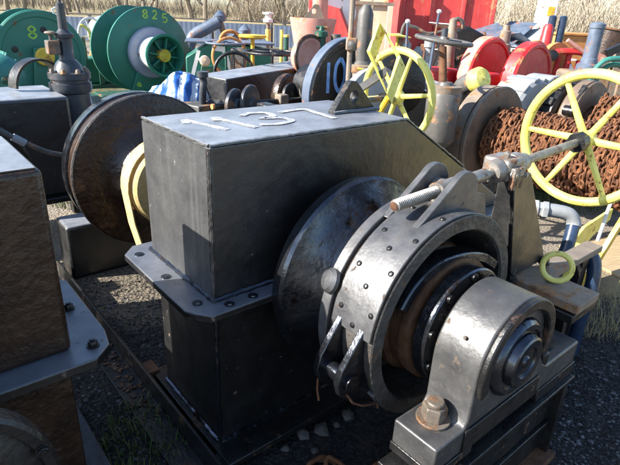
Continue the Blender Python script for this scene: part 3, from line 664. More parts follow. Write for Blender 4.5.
hb = MB().lathe([(.0,.15), (.26,.15), (.27,.20), (.30,.228), (.345,.232), (.352,.224), (.352,.205), (.343,.2), (.347,.19), (.37,.15), (.38,.08), (.385,0)], (-.365,0,.68), AX, 56).build('shaft_end', 'black_dull', Lw)
for k in range(10):
    a = 2*math.pi*k/10; MB().hexbolt((-.365+.214*math.sin(a), -.352, .68+.214*math.cos(a)), AX, .011, .012).build('bolt', 'black_dull', hb)
MB().box((-.48,-.28,.07), (-.25,-.10,.45)).build('bearing_stand', 'black_dull', Lw, bev=.01)
MB().cyl((-.60,-.06,.72), (-.56,-.10,.30), .02, n=10).build('timber_prop', 'wood', Lw)
# chain and stones at the foot of the winch
lk = MB(); q = []
for i in range(16):
    a = 2*math.pi*i/16; q.append((.026*math.cos(a)+(.018 if math.cos(a) > 0 else -.018), .024*math.sin(a), 0))
lk.tube(q, .0085, 8, closed=True); lme = lk.mesh('link', 'chain_rust')
rc = thing('rusty_chain', 'short length of rusty chain lying at the foot of the numbered winch', 'chain', (.2, 1.44, .0))
rr = random.Random(9)
for i in range(14):
    p = Vector((-.16+.03*i+rr.uniform(-.008,.008), -.05+.05*math.sin(i*.8), .012+(.018 if i % 2 else 0)))
    inst('link', lme, rc, Matrix.Translation(p) @ Matrix.Rotation(math.cos(i*.8)*.9, 4, 'Z') @ Matrix.Rotation(R(60)*(i % 2)+R(12), 4, 'X'))
def rock(seed, s):
    import bmesh
    b = bmesh.new(); bmesh.ops.create_icosphere(b, subdivisions=1, radius=s)
    for v in b.verts:
        v.co *= 1+.6*noise.noise(v.co/s*1.4+Vector((seed*3.1, 0, 0))); v.co.z = v.co.z*.6+s*.35
    me = bpy.data.meshes.new('stone'); b.to_mesh(me); b.free(); me.materials.append(M['stone_pale']); return me
for i, (x, y, s) in enumerate(((.09,1.62,.036), (.01,1.60,.03), (.20,1.72,.03), (.06,1.52,.018), (.15,1.66,.02), (-.06,1.52,.018))):
    o = bpy.data.objects.new('stone', rock(i, s)); col.objects.link(o); o.location = (x, y, 0)
    tag(o, 'pale broken stone on the dark ground in front of the numbered gear case', 'stone', 'pale stones by the gear case')

# ================================================================ the yard behind: green winches
AY = (0,-1,0)
def text_8(x, y, s): return [[(x,y+.5*s), (x-.28*s,y+.75*s), (x,y+s), (x+.28*s,y+.75*s), (x,y+.5*s), (x-.32*s,y+.25*s), (x,y), (x+.32*s,y+.25*s), (x,y+.5*s)]]
g8 = thing('green_winch', 'green winch with a yellow hub cap and one lime figure 8 on its drum', 'winch', (-4.03,7.84,0), YAW)
z0 = .80
d8 = MB().lathe([(-.05,.1), (-.05,.60), (-.03,.62), (.03,.62), (.05,.60), (.05,.53), (.035,.52), (.035,.1)], (0,0,z0), AY, 64).build('drum_flange', 'green_paint', g8)
MB().lathe([(-.05,.1), (-.05,.62), (.0,.62), (.0,.1)], (0,.62,z0), AY, 56).build('drum_flange', 'green_paint', g8)
MB().cyl((0,.05,z0), (0,.62,z0), .3, n=40).build('drum_barrel', 'green_paint', g8)
for a in (75, -10): MB().lathe([(0,.045), (.004,.045), (.005,.04), (.005,0)], (-.36*math.sin(R(a)), -.035, z0+.36*math.cos(R(a))), AY, 20).build('lightening_hole', 'black_dull', d8)
MB().lathe([(.0,.125), (.06,.125), (.075,.11), (.075,0)], (0,-.13,z0), AY, 32).build('hub_cap', 'ochre_yellow', g8)
MB().prism([(-.22,.1), (.22,.1), (.14,z0-.05), (.12,z0+.12), (-.12,z0+.12), (-.14,z0-.05)], (0,.07,0), o=(0,-.13,0)).build('bearing_stand', 'green_paint', g8, bev=.01)
strokes('painted_number', 'number_lime', d8, text_8(-.09, z0+.24, .16), (0,-.036,0), (1,0,0), (0,0,1), AY, .024)
MB().prism([(-1.1,.1), (-.50,.1), (-.50,.95), (-.62,1.32), (-1.1,1.40)], (0,.5,0), o=(0,-.02,0)).build('gear_housing', 'green_paint', g8, bev=.015)
MB().flat([(-.52,-.035,.98), (-.62,-.035,1.3), (-.70,-.035,1.36)], .02, .02, (0,1,0)).build('lit_edge_strip', 'white_paint', g8)  # white strip stands in for light catching the housing's bevelled edge
MB().box((-1.2,-.3,.0), (.9,1.0,.1)).build('bed_frame', 'dark_green', g8, bev=.01)
MB().tube([(.28,.1,1.36), (.25,.1,1.43), (.3,.1,1.45), (.35,.1,1.42), (.34,.1,1.33)], .014, 8).build('rope_guide', 'white_paint', g8)
mt = thing('electric_motor', 'domed teal green motor standing in front of the figure 8 winch', 'motor', (-3.95,6.75,0), YAW)
MB().lathe([(0,.0), (.02,.16), (.08,.24), (.2,.28), (.62,.28), (.64,.3), (.68,.3)], (-.1,-.35,.64), (0,1,0), 40).build('motor_body', 'teal_paint', mt)
for k in range(9):
    a = R(20+35*k); MB().box((-.006,0,.27), (.006,.34,.315), Matrix.Translation((-.1,-.15,.64)) @ Matrix.Rotation(a, 4, 'Y')).build('cooling_fin', 'teal_paint', mt)
MB().lathe([(0,.05), (.03,.045), (.05,.0)], (-.1,-.35,.64), (0,-1,0), 16).build('grease_cap', 'dark_green', mt)
MB().torus((-.1,-.0,.96), (0,1,0), .045, .012, 20, 8).build('lifting_eye', 'white_paint', mt)
MB().box((-.35,-.3,.0), (.15,.3,.37)).build('motor_stand', 'dark_green', mt, bev=.02)

g5 = thing('green_winch', 'green double drum winch painted 825 with a white warping barrel and yellow cap', 'winch', (-2.78,8.93,0), YAW)
z0 = .82
f5 = MB().lathe([(-.03,.1), (-.03,.68), (-.02,.70), (.02,.70), (.03,.68), (.03,.1)], (0,0,z0), AY, 72).build('drum_flange', 'green_paint', g5)
MB().lathe([(-.03,.1), (-.03,.68), (-.02,.70), (.02,.70), (.03,.68), (.03,.1)], (0,.78,z0), AY, 72).build('drum_flange', 'green_paint', g5)
MB().cyl((0,.03,z0), (0,.75,z0), .34, n=56).build('drum_barrel', 'dark_green', g5)
MB().lathe([(.031,.2), (.031,.38), (.05,.40), (.10,.40), (.12,.38), (.12,.2)], (0,0,z0), AY, 48).build('collar_ring', 'purple_grey', g5)
MB().lathe([(.10,.25), (.20,.255), (.40,.25), (.42,.24)], (0,0,z0), AY, 48).build('warping_barrel', 'white_paint', g5)
we = MB().lathe([(.38,.24), (.42,.27), (.50,.30), (.56,.325), (.60,.33), (.61,.31), (.60,.285), (.52,.26), (.44,.23), (.44,.0)], (0,0,z0), AY, 48).build('warping_end', 'green_paint', g5)
MB().lathe([(.44,.10), (.56,.10), (.575,.09), (.575,0)], (0,0,z0), AY, 28).build('hub_cap', 'ochre_yellow', we)
for k in range(8):
    a = R(45*k+10); MB().box((-.012,-.56,.09), (.012,-.45,.262), Matrix.Translation((0,0,z0)) @ Matrix.Rotation(a, 4, 'Y')).build('web', 'green_paint', we)
def d2(x, y, s): return [[(x-.28*s,y+.78*s), (x,y+s), (x+.26*s,y+.76*s), (x+.1*s,y+.4*s), (x-.3*s,y), (x+.32*s,y)]]
def d5(x, y, s): return [[(x+.3*s,y+s), (x-.2*s,y+s), (x-.24*s,y+.56*s), (x+.1*s,y+.62*s), (x+.3*s,y+.32*s), (x+.05*s,y), (x-.28*s,y+.08*s)]]
strokes('painted_number', 'number_lime', f5, text_8(-.05, z0+.53, .12)+d2(.11, z0+.525, .12)+d5(.28, z0+.47, .125), (0,-.031,0), (1,0,0), (0,0,1), AY, .022)
MB().prism([(-.45,.1), (.45,.1), (.16,z0), (-.16,z0)], (0,.05,0), o=(0,-.09,0)).build('bearing_stand', 'green_paint', g5, bev=.01)
strokes('painted_mark', 'number_lime', g5, [[(-.3,.32), (-.27,.36), (-.24,.31), (-.3,.32)]], (0,-.0905,0), (1,0,0), (0,0,1), AY, .03)
MB().box((-.7,-.5,.0), (1.0,.9,.1)).build('bed_frame', 'dark_green', g5, bev=.01)
MB().prism([(.3,.1), (1.0,.1), (1.0,.62), (.75,.9), (.4,.9)], (0,.5,0), o=(0,.0,0)).build('gear_housing', 'green_paint', g5, bev=.02)

# machinery between the two green winches
jw = thing('small_winch', 'small cluttered green winch with a thin white wheel between the green winches', 'winch', (-4.36,10.62,0), YAW)
handwheel(jw, (-.1,-.15,.93), (.5,-1,.1), .33, .02, 5, .012, 'white_paint', a0=.3, hub=.05)
MB().lathe([(0,.2), (.0,.34), (.35,.36), (.4,.3), (.4,.1)], (.25,.3,.95), (.3,-1,0), 30).build('drum', 'light_grey_paint', jw)
for x, y, h in ((-.35,-.3,.75), (-.1,-.35,.62), (.2,-.3,.7), (.38,-.1,.8), (-.2,.2,.9)): MB().box((x,y,.06), (x+.07,y+.07,h)).build('post', 'dark_green', jw, bev=.005)
MB().box((-.4,-.38,.0), (.7,.5,.06)).build('bed_frame', 'dark_green', jw)
MB().box((-.3,-.2,.06), (.3,.2,.55)).build('gear_housing', 'green_paint', jw, bev=.04)
MB().torus((.0,-.3,1.0), (.2,-1,.4), .10, .022, 24, 8).build('yellow_ring', 'yellow_paint', jw)
MB().tube(smooth_path([(-.4,-.2,.6), (-.35,-.25,1.1), (-.2,-.28,1.05), (-.15,-.3,.8), (.05,-.32,.7)]), .028, 8).build('yellow_pipe', 'yellow_paint', jw)
MB().tube(smooth_path([(-.25,-.4,.6), (-.18,-.42,.72), (-.1,-.42,.62), (.0,-.4,.68)]), .04, 8).build('orange_hose', 'orange_paint', jw)
MB().tube(smooth_path([(.1,-.4,.45), (.3,-.42,.75), (.45,-.38,.55), (.6,-.35,.6)]), .03, 8).build('green_pipe', 'green_paint', jw)
rb = thing('fire_hydrant_valve', 'small red topped valve post behind the figure 8 winch', 'valve', (-4.97,10.72,0))
MB().cyl((0,0,0), (0,0,.98), .05, n=14).build('post', 'dark_green', rb)
MB().lathe([(0,.04), (.03,.085), (.12,.09), (.18,.06), (.2,0)], (0,0,.98), (0,0,1), 18).build('valve_head', 'red_paint', rb)

# green machine with white V marks, and its levers
gc = thing('green_machine', 'green machine housing marked with a white V beside the tarpaulin', 'machine', (-1.45,8.2,0), R(12))
MB().prism([(-.55,.08), (.75,.08), (.75,.98), (.4,1.04), (-.2,1.06), (-.55,.85)], (0,.6,0), o=(0,0,0)).build('housing', 'green_paint', gc, bev=.015)
MB().box((-.55,-.07,1.062), (.78,.62,1.09)).build('top_plate', 'blue_grey_paint', gc, bev=.006)
strokes('white_mark', 'white_paint', gc, [[(-.16,1.0), (.02,.98), (.14,.60), (.24,.98), (.33,.98)]], (0,-.0015,0), (1,0,0), (0,0,1), AY, .075, smooth=False)
MB().box((-.6,-.1,0), (.8,.65,.079)).build('bed_frame', 'dark_green', gc)
MB().prism([(-.45,.15), (-.05,.15), (-.12,.75), (-.32,.75)], (0,.12,0), o=(0,-.125,0)).build('rib_plate', 'dark_green', gc, bev=.01)
lvv = thing('hand_lever', 'white hand lever with a cream knob in front of the green machine', 'lever', (-1.72,7.55,0), R(12))
MB().flat([(-.08,0,0), (-.08,0,.55), (.05,0,1.0)], .03, .05, (0,1,0)).build('lever', 'white_paint', lvv)
MB().lathe([(0,.0), (.01,.06), (.05,.075), (.09,.06), (.1,0)], (.12,-.04,.86), (.2,-1,.2), 18).build('knob', 'cream_panel', lvv)
MB().cyl((.02,0,.88), (.12,-.02,.88), .02, n=8).build('knob_stem', 'white_paint', lvv)
MB().box((-.2,-.1,0), (.05,.1,.3)).build('lever_foot', 'dark_green', lvv, bev=.01)

# tarpaulin heap
import bmesh
tb = bmesh.new(); bmesh.ops.create_uvsphere(tb, u_segments=72, v_segments=40, radius=1)
for v in tb.verts:
    p = v.co.copy(); n1 = noise.noise(p*1.6+Vector((3,1,0))); n2 = 1-abs(noise.noise(p*3.4+Vector((0,5,2))))*2; n3 = 1-abs(noise.noise(p*7.5+Vector((9,5,2))))*2
    s = 1+.18*n1+.085*n2+.05*n3
    v.co = Vector((p.x*.36*s*(1.25 if p.z < 0 else 1), p.y*.34*s*(1.25 if p.z < 0 else 1), max(0, .45+p.z*.45*s)))
tme = bpy.data.meshes.new('tarpaulin'); tb.to_mesh(tme); tb.free(); tme.materials.append(M['tarp'])
tme.polygons.foreach_set('use_smooth', [True]*len(tme.polygons))
to = bpy.data.objects.new('tarpaulin', tme); col.objects.link(to); to.location = (-1.38,5.35,0)
tag(to, 'crumpled blue tarpaulin with pale sheen painted on its folds, heaped beside the long black gear case', 'tarpaulin')

# ================================================================ black winch behind, with valve column (back left)
bt = thing('black_winch', 'black winch with a tall vertical valve column behind the unmarked gear case', 'winch', (-1.74,3.72,0), YAW)
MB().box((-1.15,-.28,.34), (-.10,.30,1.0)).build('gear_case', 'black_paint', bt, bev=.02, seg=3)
MB().box((-1.2,-.33,.30), (.1,.35,.339)).build('case_flange', 'black_dull', bt, bev=.006)
for x, y in ((-1.1,-.25), (-1.1,.25), (.0,-.25), (.0,.25)): MB().box((x-.05,y-.05,0), (x+.05,y+.05,.299)).build('leg', 'black_dull', bt, bev=.006)
vc = MB().lathe([(.34,.135), (.85,.13), (.98,.122), (.99,.135), (1.01,.14), (1.05,.14), (1.055,.125), (1.075,.125), (1.08,.14), (1.12,.14), (1.125,.10), (1.17,.085), (1.20,.06)], (0,0,0), (0,0,1), 36).build('valve_column', 'slate_paint', bt)
for k in range(8):
    a = R(45*k+12); MB().hexbolt((.12*math.cos(a), .12*math.sin(a), 1.12), (0,0,1), .016, .03).build('bolt', 'tan_steel', vc)
MB().lathe([(1.18,.068), (1.24,.055), (1.25,.048), (1.38,.045), (1.385,.06), (1.41,.062), (1.42,.045), (1.44,.03), (1.60,.026), (1.605,.012), (1.67,.010)], (0,0,-.04), (0,0,1), 24).build('valve_stem', 'slate_paint', bt)
MB().box((-.125,-.05,1.24), (-.045,.03,1.33)).build('valve_handle_box', 'grey_paint', bt, bev=.008)
MB().cyl((-.09,-.01,1.33), (-.09,-.01,1.37), .012, n=10).build('knob_stem', 'grey_paint', bt)
MB().lathe([(0,.02), (.01,.038), (.02,.03), (.025,0)], (-.09,-.01,1.365), (0,0,1), 16).build('knob', 'tan_steel', bt)
MB().band(.17, .185, -.05, .05, (-.18,.12,1.02), (.3,-1,0), R(-80), R(90), 20).build('guard', 'black_dull', bt)
for z in (.45, .6, .72): MB().cyl((.10,-.10,z), (.155,-.15,z+.01), .022, n=10).build('plug', 'black_dull', bt)
MB().cyl((.11,.03,.80), (.17,-.02,.80), .014, n=10).build('rusty_stud', 'rust', bt)
dd = MB().lathe([(0,.08), (0,.30), (.015,.325), (.06,.325), (.075,.30), (.08,.22), (.05,.18), (.05,0)], (-.75,-.42,.62), AY, 48).build('brake_disc', 'black_dull', bt)
MB().cyl((-.75,-.42,.62), (-.75,-.27,.62), .08, n=20).build('disc_shaft', 'black_dull', bt)
MB().tube(smooth_path([(-.85,-.52,1.02), (-.66,-.54,.93), (-.5,-.56,.82), (-.36,-.57,.73), (-.27,-.57,.695)]), .016, 10).build('grey_hose', 'grey_paint', bt)
MB().cyl((-.52,-.557,.835), (-.46,-.563,.79), .023, n=12).build('hose_union', 'light_grey_paint', bt)

# ================================================================ long black case behind and its shaft with discs
an = math.atan2(6.48-5.07, .63)
lc = thing('black_gear_case', 'long black gear case with a pale sunlit top and elbow pipe behind the winch', 'gear case', (-.87,5.07,0), R(50))
L_ = 1.35
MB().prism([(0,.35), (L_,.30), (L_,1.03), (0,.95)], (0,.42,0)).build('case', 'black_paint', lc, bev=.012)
MB().box((-.32,.02,.25), (-.001,.40,.72)).build('end_box', 'grey_paint', lc, bev=.012)
MB().box((-.3,.0,0), (L_,.42,.249)).build('base', 'black_dull', lc, bev=.01)
MB().tube(smooth_path([(-.20,.12,.70), (-.20,.10,.86), (-.19,.1,.93), (-.20,.1,.98)]), .035, 12).build('vent_pipe', 'slate_paint', lc)
MB().tube(smooth_path([(-.15,.1,.74), (-.12,.08,.70), (-.06,.08,.68), (.0,.1,.70)]), .05, 12).build('elbow_pipe', 'slate_paint', lc)
MB().cyl((-.20,.1,.97), (-.20,.1,1.02), .055, n=14).build('vent_cap', 'slate_paint', lc)
sh = thing('brake_shaft', 'horizontal rusty tipped shaft carrying black discs behind the numbered gear case', 'shaft', uv(1.5, 2.64, 0), YAW)
MB().cyl((.02,0,.80), (1.75,0,.79), .026, n=16).build('shaft', 'black_dull', sh)
MB().cyl((0,0,.80), (.02,0,.80), .024, n=16).build('shaft_end', 'orange_paint', sh)
for x, r in ((.22,.15), (.38,.175)):
    MB().lathe([(-.015,.03), (-.015,r-.01), (-.005,r), (.02,r), (.03,r-.012), (.035,.07), (.06,.06), (.06,.03)], (x,0,.79), (.55,-1,0), 40).build('disc', 'slate_paint', sh)
for x, s in ((.74,.05), (1.10,.06), (1.3,.05)): MB().box((x-s,-s,.72), (x+s,s,.86)).build('bearing_block', 'tan_steel', sh, bev=.012)
for x in (.74, 1.3): MB().box((x-.04,-.04,0), (x+.04,.04,.7195)).build('stand', 'black_dull', sh)
MB().torus((1.15,.12,.86), (.5,-1,.2), .16, .02, 30, 8).build('steel_hoop', 'bare_steel', sh)
MB().lathe([(0,.05), (0,.2), (.03,.22), (.08,.22), (.1,.2), (.1,.05)], (1.0,.35,.78), (.4,-1,0), 36).build('disc', 'brown_grease', sh)
for x, y, r in ((.95,.15,.13), (1.22,.1,.12), (1.38,.16,.1)):
    MB().lathe([(0,.03), (0,r-.012), (.012,r), (.045,r), (.055,r-.015), (.06,.04)], (x,y,.80), (.2,-1,.15), 30).build('disc', 'black_dull', sh)

def pedestal_wheel(label, loc, zw, r, m, ms, tilt=(0,0,1), group=None, cat='handwheel', spk=5):
    t = thing('wheel_stand', label, cat, loc)
    MB().cyl((0,0,.04), (0,0,zw+.03), .018, .016, 12).build('stem', ms, t)
    MB().lathe([(0,.14), (.03,.14), (.04,.05), (.12,.03)], (0,0,0), (0,0,1), 20).build('foot', ms, t)
    handwheel(t, (0,0,zw), tilt, r, .016, spk, .011, m, hub=.035, hl=.05, name='wheel'); return t
pedestal_wheel('black flat handwheel on a thin stem standing behind the long black gear case', (-.52,6.1,0), 1.13, .32, 'black_dull', 'black_dull')
pedestal_wheel('blue grey flat handwheel on a thin stem in front of the white V marks', (-1.27,7.43,0), 1.12, .26, 'blue_grey_paint', 'dark_green')
ov = thing('gate_valve', 'orange yellow wheel valve beside the flat handwheels', 'valve', (-.96,7.9,0))
MB().cyl((0,0,.5), (0,0,1.2), .028, n=12).build('stem', 'ochre_yellow', ov)
MB().lathe([(0,.12), (.03,.13), (.2,.1), (.35,.12), (.5,.06)], (0,0,0), (0,0,1), 20).build('body', 'ochre_yellow', ov)
MB().lathe([(0,.0), (.01,.15), (.03,.2), (.06,.2), (.065,.0)], (0,0,1.16), (0,0,1), 28).build('wheel', 'ochre_yellow', ov)
kv = thing('valve_block', 'squat grey valve block with an orange hoop next to the orange valve', 'valve', (-1.10,7.5,0))
MB().box((-.11,-.1,.5), (.09,.1,1.06)).build('body', 'grey_paint', kv, bev=.02)
MB().cyl((0,0,0), (0,0,.5), .08, n=14).build('stand', 'black_dull', kv)
MB().torus((-.12,-.06,.95), (.5,-1,0), .24, .02, 32, 8).build('hoop', 'orange_paint', kv)
rw = thing('ring_wheel', 'dark spoked wheel leaning beside the blue tarpaulin and black case', 'wheel', (-1.05,6.72,0))
handwheel(rw, (0,0,.82), (.2,-1,.1), .24, .022, 4, .012, 'black_dull', hub=.05, name='wheel'); MB().cyl((0,.05,0), (0,.05,.82), .03, n=10).build('post', 'black_dull', rw)
for k, (x, y, s, lab) in enumerate(((-2.25,10.7,1.0,'bent blue grey duct hood rising behind the green machine'), (-1.75,10.5,.82,'low blue and black pipe bundle behind the green machine'))):
    t = thing('pipe_hood', lab, 'pipe', (x, y, 0), R(10))
    MB().tube(smooth_path([(-.35,0,0), (-.33,0,.6*s), (-.22,0,.98*s), (.05,0,1.16*s), (.3,0,1.3*s)]), [.12]*24+[.1], 16, cap=True).build('duct', 'blue_grey_paint', t) if False else MB().tube(smooth_path([(-.35,0,0), (-.33,0,.6*s), (-.22,0,.98*s), (.05,0,1.16*s), (.3,0,1.3*s)]), .115, 16).build('duct', 'blue_grey_paint', t)
    MB().tube(smooth_path([(.35,.05,0), (.36,.05,.7*s), (.38,.05,1.05*s), (.30,.05,1.32*s)]), .06, 12).build('pipe', 'tan_steel', t)
    MB().lathe([(0,.0), (.02,.1), (.12,.12), (.2,.05), (.22,0)], (.32,.02,1.28*s), (0,0,1), 20).build('cap', 'blue_grey_paint', t)
    if k: MB().torus((.05,-.15,.95), (.2,-1,.2), .2, .035, 28, 10).build('ring', 'orange_paint', t)
ps = thing('valve_post', 'tall post with a white cap and yellow sleeve standing before the far fence', 'post', (-1.0,10.7,0))
MB().cyl((0,0,0), (0,0,1.32), .035, n=12).build('post', 'tan_steel', ps); MB().cyl((0,0,.95), (0,0,1.2), .055, n=12).build('sleeve', 'yellow_paint', ps)
MB().lathe([(0,.04), (.03,.1), (.08,.1), (.1,.06), (.16,.06), (.17,.11), (.2,.11), (.21,0)], (0,0,1.3), (0,0,1), 20).build('cap', 'white_paint', ps)
MB().cyl((-.12,0,1.36), (.12,0,1.36), .025, n=10).build('crossbar', 'grey_paint', ps)
yp = thing('marker_post', 'thin yellow marker post near the salmon bollard', 'post', (-.66,9.6,0)); MB().cyl((0,0,0), (0,0,1.24), .03, n=10).build('post', 'yellow_paint', yp); MB().box((-.06,-.06,0), (.06,.06,.03)).build('foot', 'yellow_paint', yp)
dp = thing('marker_post', 'short dark pipe post beside the thin yellow marker post', 'post', (-.57,9.55,0)); MB().cyl((0,0,0), (0,0,1.13), .04, n=10).build('post', 'dark_green', dp); MB().cyl((0,0,1.13), (0,0,1.17), .05, n=10).build('cap', 'yellow_paint', dp)

# salmon bollard with a triangular lug
sb = thing('mooring_bollard', 'salmon pink steel bollard bucket with a triangular lifting lug', 'bollard', (-.1,8.0,0), R(5))
MB().lathe([(0,.3), (.9,.24), (1.05,.25), (1.08,.26), (1.46,.335), (1.48,.335), (1.48,.31), (1.44,.30), (1.2,.0)], (0,0,0), (0,0,1), 40).build('body', 'salmon_paint', sb)
MB().plate_hole([(-.20,1.40), (.16,1.40), (.14,1.52), (.06,1.66), (.0,1.66)], (.0,1.57), .035, (0,.04,0), o=(0,-.1,0)).build('lifting_lug', 'tan_steel', sb)
MB().lathe([(0,.12), (.5,.11), (.54,.13), (.6,.1), (.62,0)], (.1,.1,1.3), (0,0,1), 20).build('post', 'salmon_paint', sb)
# red deck boxes and white drum
rbx = thing('red_crate', 'red steel crate with slanted sides behind the salmon bollard', 'crate', (.18,9.75,0), R(-8))
MB().prism([(-.4,0), (.35,0), (.35,1.2), (.15,1.62), (-.4,1.75)], (0,.5,0)).build('body', 'red_panel', rbx, bev=.01)
MB().prism([(-.3,1.3), (.0,1.15), (-.05,1.36), (-.3,1.6)], (0,-.02,0), o=(0,-.002,0)).build('panel', 'cream_panel', rbx)
wd_ = thing('white_drum', 'white cylindrical drum lying on its stand behind the red crate', 'drum', (.3,10.75,0))
MB().lathe([(0,.0), (0,.34), (.02,.36), (.7,.36), (.72,.34), (.72,0)], (-.2,0,1.55), (.3,-1,0), 36).build('shell', 'white_paint', wd_)
MB().box((-.35,-.5,0), (.15,.0,1.2)).build('stand', 'grey_paint', wd_)
gv = thing('small_valve', 'small dark green tee valve behind the disc painted 10', 'valve', (.02,5.95,0)); MB().cyl((0,0,0), (0,0,1.34), .05, n=14).build('stem', 'dark_green', gv); MB().cyl((-.06,0,1.42), (.06,0,1.42), .016, n=8).build('handle', 'dark_green', gv); MB().lathe([(0,.07), (.05,.07), (.06,.03), (.1,.02)], (0,0,1.33), (0,0,1), 14).build('bonnet', 'dark_green', gv)
MB().lathe([(1.12,.08), (1.14,.1), (1.18,.1), (1.2,.08)], (.16,.02,0), (0,0,1), 14).build('elbow', 'grey_paint', gv); MB().cyl((.16,.02,0), (.16,.02,1.36), .055, n=12).build('pipe', 'grey_paint', gv)
orr = thing('fairlead_ring', 'pale rusty round fairlead ring between the bollard and the disc painted 10', 'fairlead', (-.12,5.85,0), R(25))
MB().lathe([(-.12,.12), (-.08,.17), (0,.19), (.03,.22), (.06,.22), (.07,.17), (.05,.13)], (0,0,1.12), (.35,-1,.1), 36).build('ring', 'salmon_paint', orr)
MB().torus((.02,-.05,1.12), (.35,-1,.1), .215, .022, 36, 8).build('lip', 'brown_grease', orr); MB().box((-.15,-.06,0), (.15,.1,.95)).build('stand', 'tan_steel', orr, bev=.02)

# black disc painted 10 and its pale neighbour
d10 = thing('brake_drum', 'black drum disc with 10 brushed on it in blue', 'drum', (.30,4.86,0), YAW)
fd = MB().lathe([(-.12,.1), (-.12,.44), (-.10,.47), (.0,.475), (.02,.46), (.02,.425), (.0,.41), (.0,.1)], (0,0,.90), AY, 64).build('disc', 'black_dull', d10)
MB().lathe([(-.121,.40), (-.115,.468), (-.1,.482), (-.0,.485), (.005,.474)], (0,0,.90), AY, 64, cap=False).build('rim', 'blue_grey_paint', fd)
strokes('painted_number', 'number_blue', fd, [[(-.275,.28), (-.27,.02)], [(-.13,.31), (-.185,.25), (-.19,.12), (-.14,.03), (-.085,.10), (-.08,.23), (-.13,.31)]], (0,-.0008,.90), (1,0,0), (0,0,1), AY, .036)
MB().box((-.3,-.2,0), (.3,.5,.41)).build('stand', 'black_dull', d10, bev=.02)
MB().cyl((0,.12,.9), (0,.6,.9), .2, n=24).build('barrel', 'black_dull', d10)
pdk = thing('pale_flange', 'pale bare steel flange disc beside the drum painted 10', 'flange', (.40,4.50,0), YAW)
MB().lathe([(-.03,.1), (-.03,.36), (-.02,.375), (.05,.38), (.06,.36), (.06,.1)], (.1,0,.80), AY, 48).build('disc', 'light_grey_paint', pdk)
MB().box((-.1,-.03,0), (.3,.1,.43)).build('stand', 'grey_paint', pdk, bev=.01)

# rusty rod and grey standpipe
rod = thing('rusty_rod', 'thin rusty upright rod with a clamp beside the grey standpipe', 'rod', (.27,4.40,0))
MB().cyl((0,.02,0), (-.02,.1,1.85), .022, n=10).build('rod', 'tan_steel', rod)
MB().box((-.05,.03,1.30), (.04,.12,1.40)).build('clamp', 'tan_steel', rod, bev=.012)
MB().hexbolt((-.01,.03,1.35), AY, .025, .03).build('bolt', 'bare_steel', rod)
MB().lathe([(0,.12), (.04,.12), (.05,.05), (.2,.04)], (0,.02,0), (0,0,1), 16).build('foot', 'tan_steel', rod)
sp = thing('standpipe', 'thick grey standpipe with a domed top behind the rear yellow handwheel', 'pipe', (.39,4.80,0))
MB().lathe([(0,.16), (1.0,.15), (1.05,.125), (1.12,.12), (1.14,.11), (1.18,.085), (1.20,.068), (1.58,.066), (1.61,.055), (1.65,.03), (1.66,0)], (0,0,0), (0,0,1), 28).build('pipe', 'grey_paint', sp)
MB().lathe([(1.10,.125), (1.12,.135), (1.16,.135), (1.17,.12)], (0,0,0), (0,0,1), 24).build('collar', 'tan_steel', sp)
MB().cyl((-.05,-.12,1.14), (.2,-.16,1.14), .012, n=8).build('tie_bar', 'ochre_yellow', sp)

# rusty handwheel stand with the grey cylinder
hw = thing('handwheel_stand', 'flat rusty grey handwheel on a column over a grey cylinder', 'handwheel', (1.07,4.45,0))
handwheel(hw, (-.05,.06,1.41), (.10,-.04,1), .225, .017, 3, .012, 'grey_paint', hub=.04, hl=.06, name='wheel', a0=.6)
MB().cyl((-.05,.06,1.36), (-.02,.0,1.05), .03, .036, n=14).build('column', 'rust', hw)
MB().cyl((-.05,.06,1.41), (-.052,.065,1.50), .028, n=12).build('spindle', 'slate_paint', hw)
MB().lathe([(0,.16), (.03,.16), (.04,.09), (.55,.085), (.56,.10), (.60,.135), (.615,.14), (.99,.14), (1.005,.132), (1.01,.08), (1.06,.07), (1.09,.055), (1.1,.0)], (0,0,0), (0,0,1), 32).build('cylinder', 'grey_paint', hw)
MB().lathe([(0,.13), (.06,.14), (.065,.1)], (0,0,1.0), (0,0,1), 32).build('cap_ring', 'tan_steel', hw)
mc = thing('machine_case', 'rounded grey machine case behind the rear yellow handwheel', 'machine', (.72,5.05,0), R(10))
MB().prism([(-.35,.0), (.55,.0), (.55,.78), (.3,.95), (-.35,.95)], (0,.5,0)).build('body', 'grey_paint', mc, bev=.04, seg=3)
MB().lathe([(0,.08), (0,.2), (.05,.27), (.1,.28), (.12,.25), (.12,.1)], (-.05,-.14,1.0), AY, 36).build('wheel_guard', 'black_dull', mc)
MB().box((-.35,-.12,.951), (.5,.3,1.0)).build('lid', 'light_grey_paint', mc, bev=.01)
# ball ended lever rack and capstan bits
for k, (x, y, h, dx, lab) in enumerate(((1.12,6.5,1.5,-.1,'slim grey lever with a white ball knob, leaning towards the rear handwheel'), (1.30,6.45,1.62,.06,'upright grey lever with a cream ball knob beside the red container'))):
    t = thing('control_lever', lab, 'lever', (x, y, 0)); MB().cyl((0,0,0), (dx,0,h), .02, .014, 8).build('rod', 'blue_grey_paint', t)
    MB().lathe([(0,0), (.005,.02), (.025,.032), (.045,.02), (.05,0)], (dx,0,h-.01), (0,0,1), 14).build('knob', 'white_paint', t); MB().box((-.06,-.06,0), (.06,.06,.35)).build('foot', 'black_dull', t)
lr = thing('cable_rack', 'low rack of bent grey rods and valves in front of the red container', 'rack', (1.2,6.9,0))
MB().tube(smooth_path([(-.2,0,0), (-.18,0,1.35), (-.05,0,1.45), (.15,0,1.38), (.35,0,1.42)]), .02, 8).build('rod', 'grey_paint', lr)
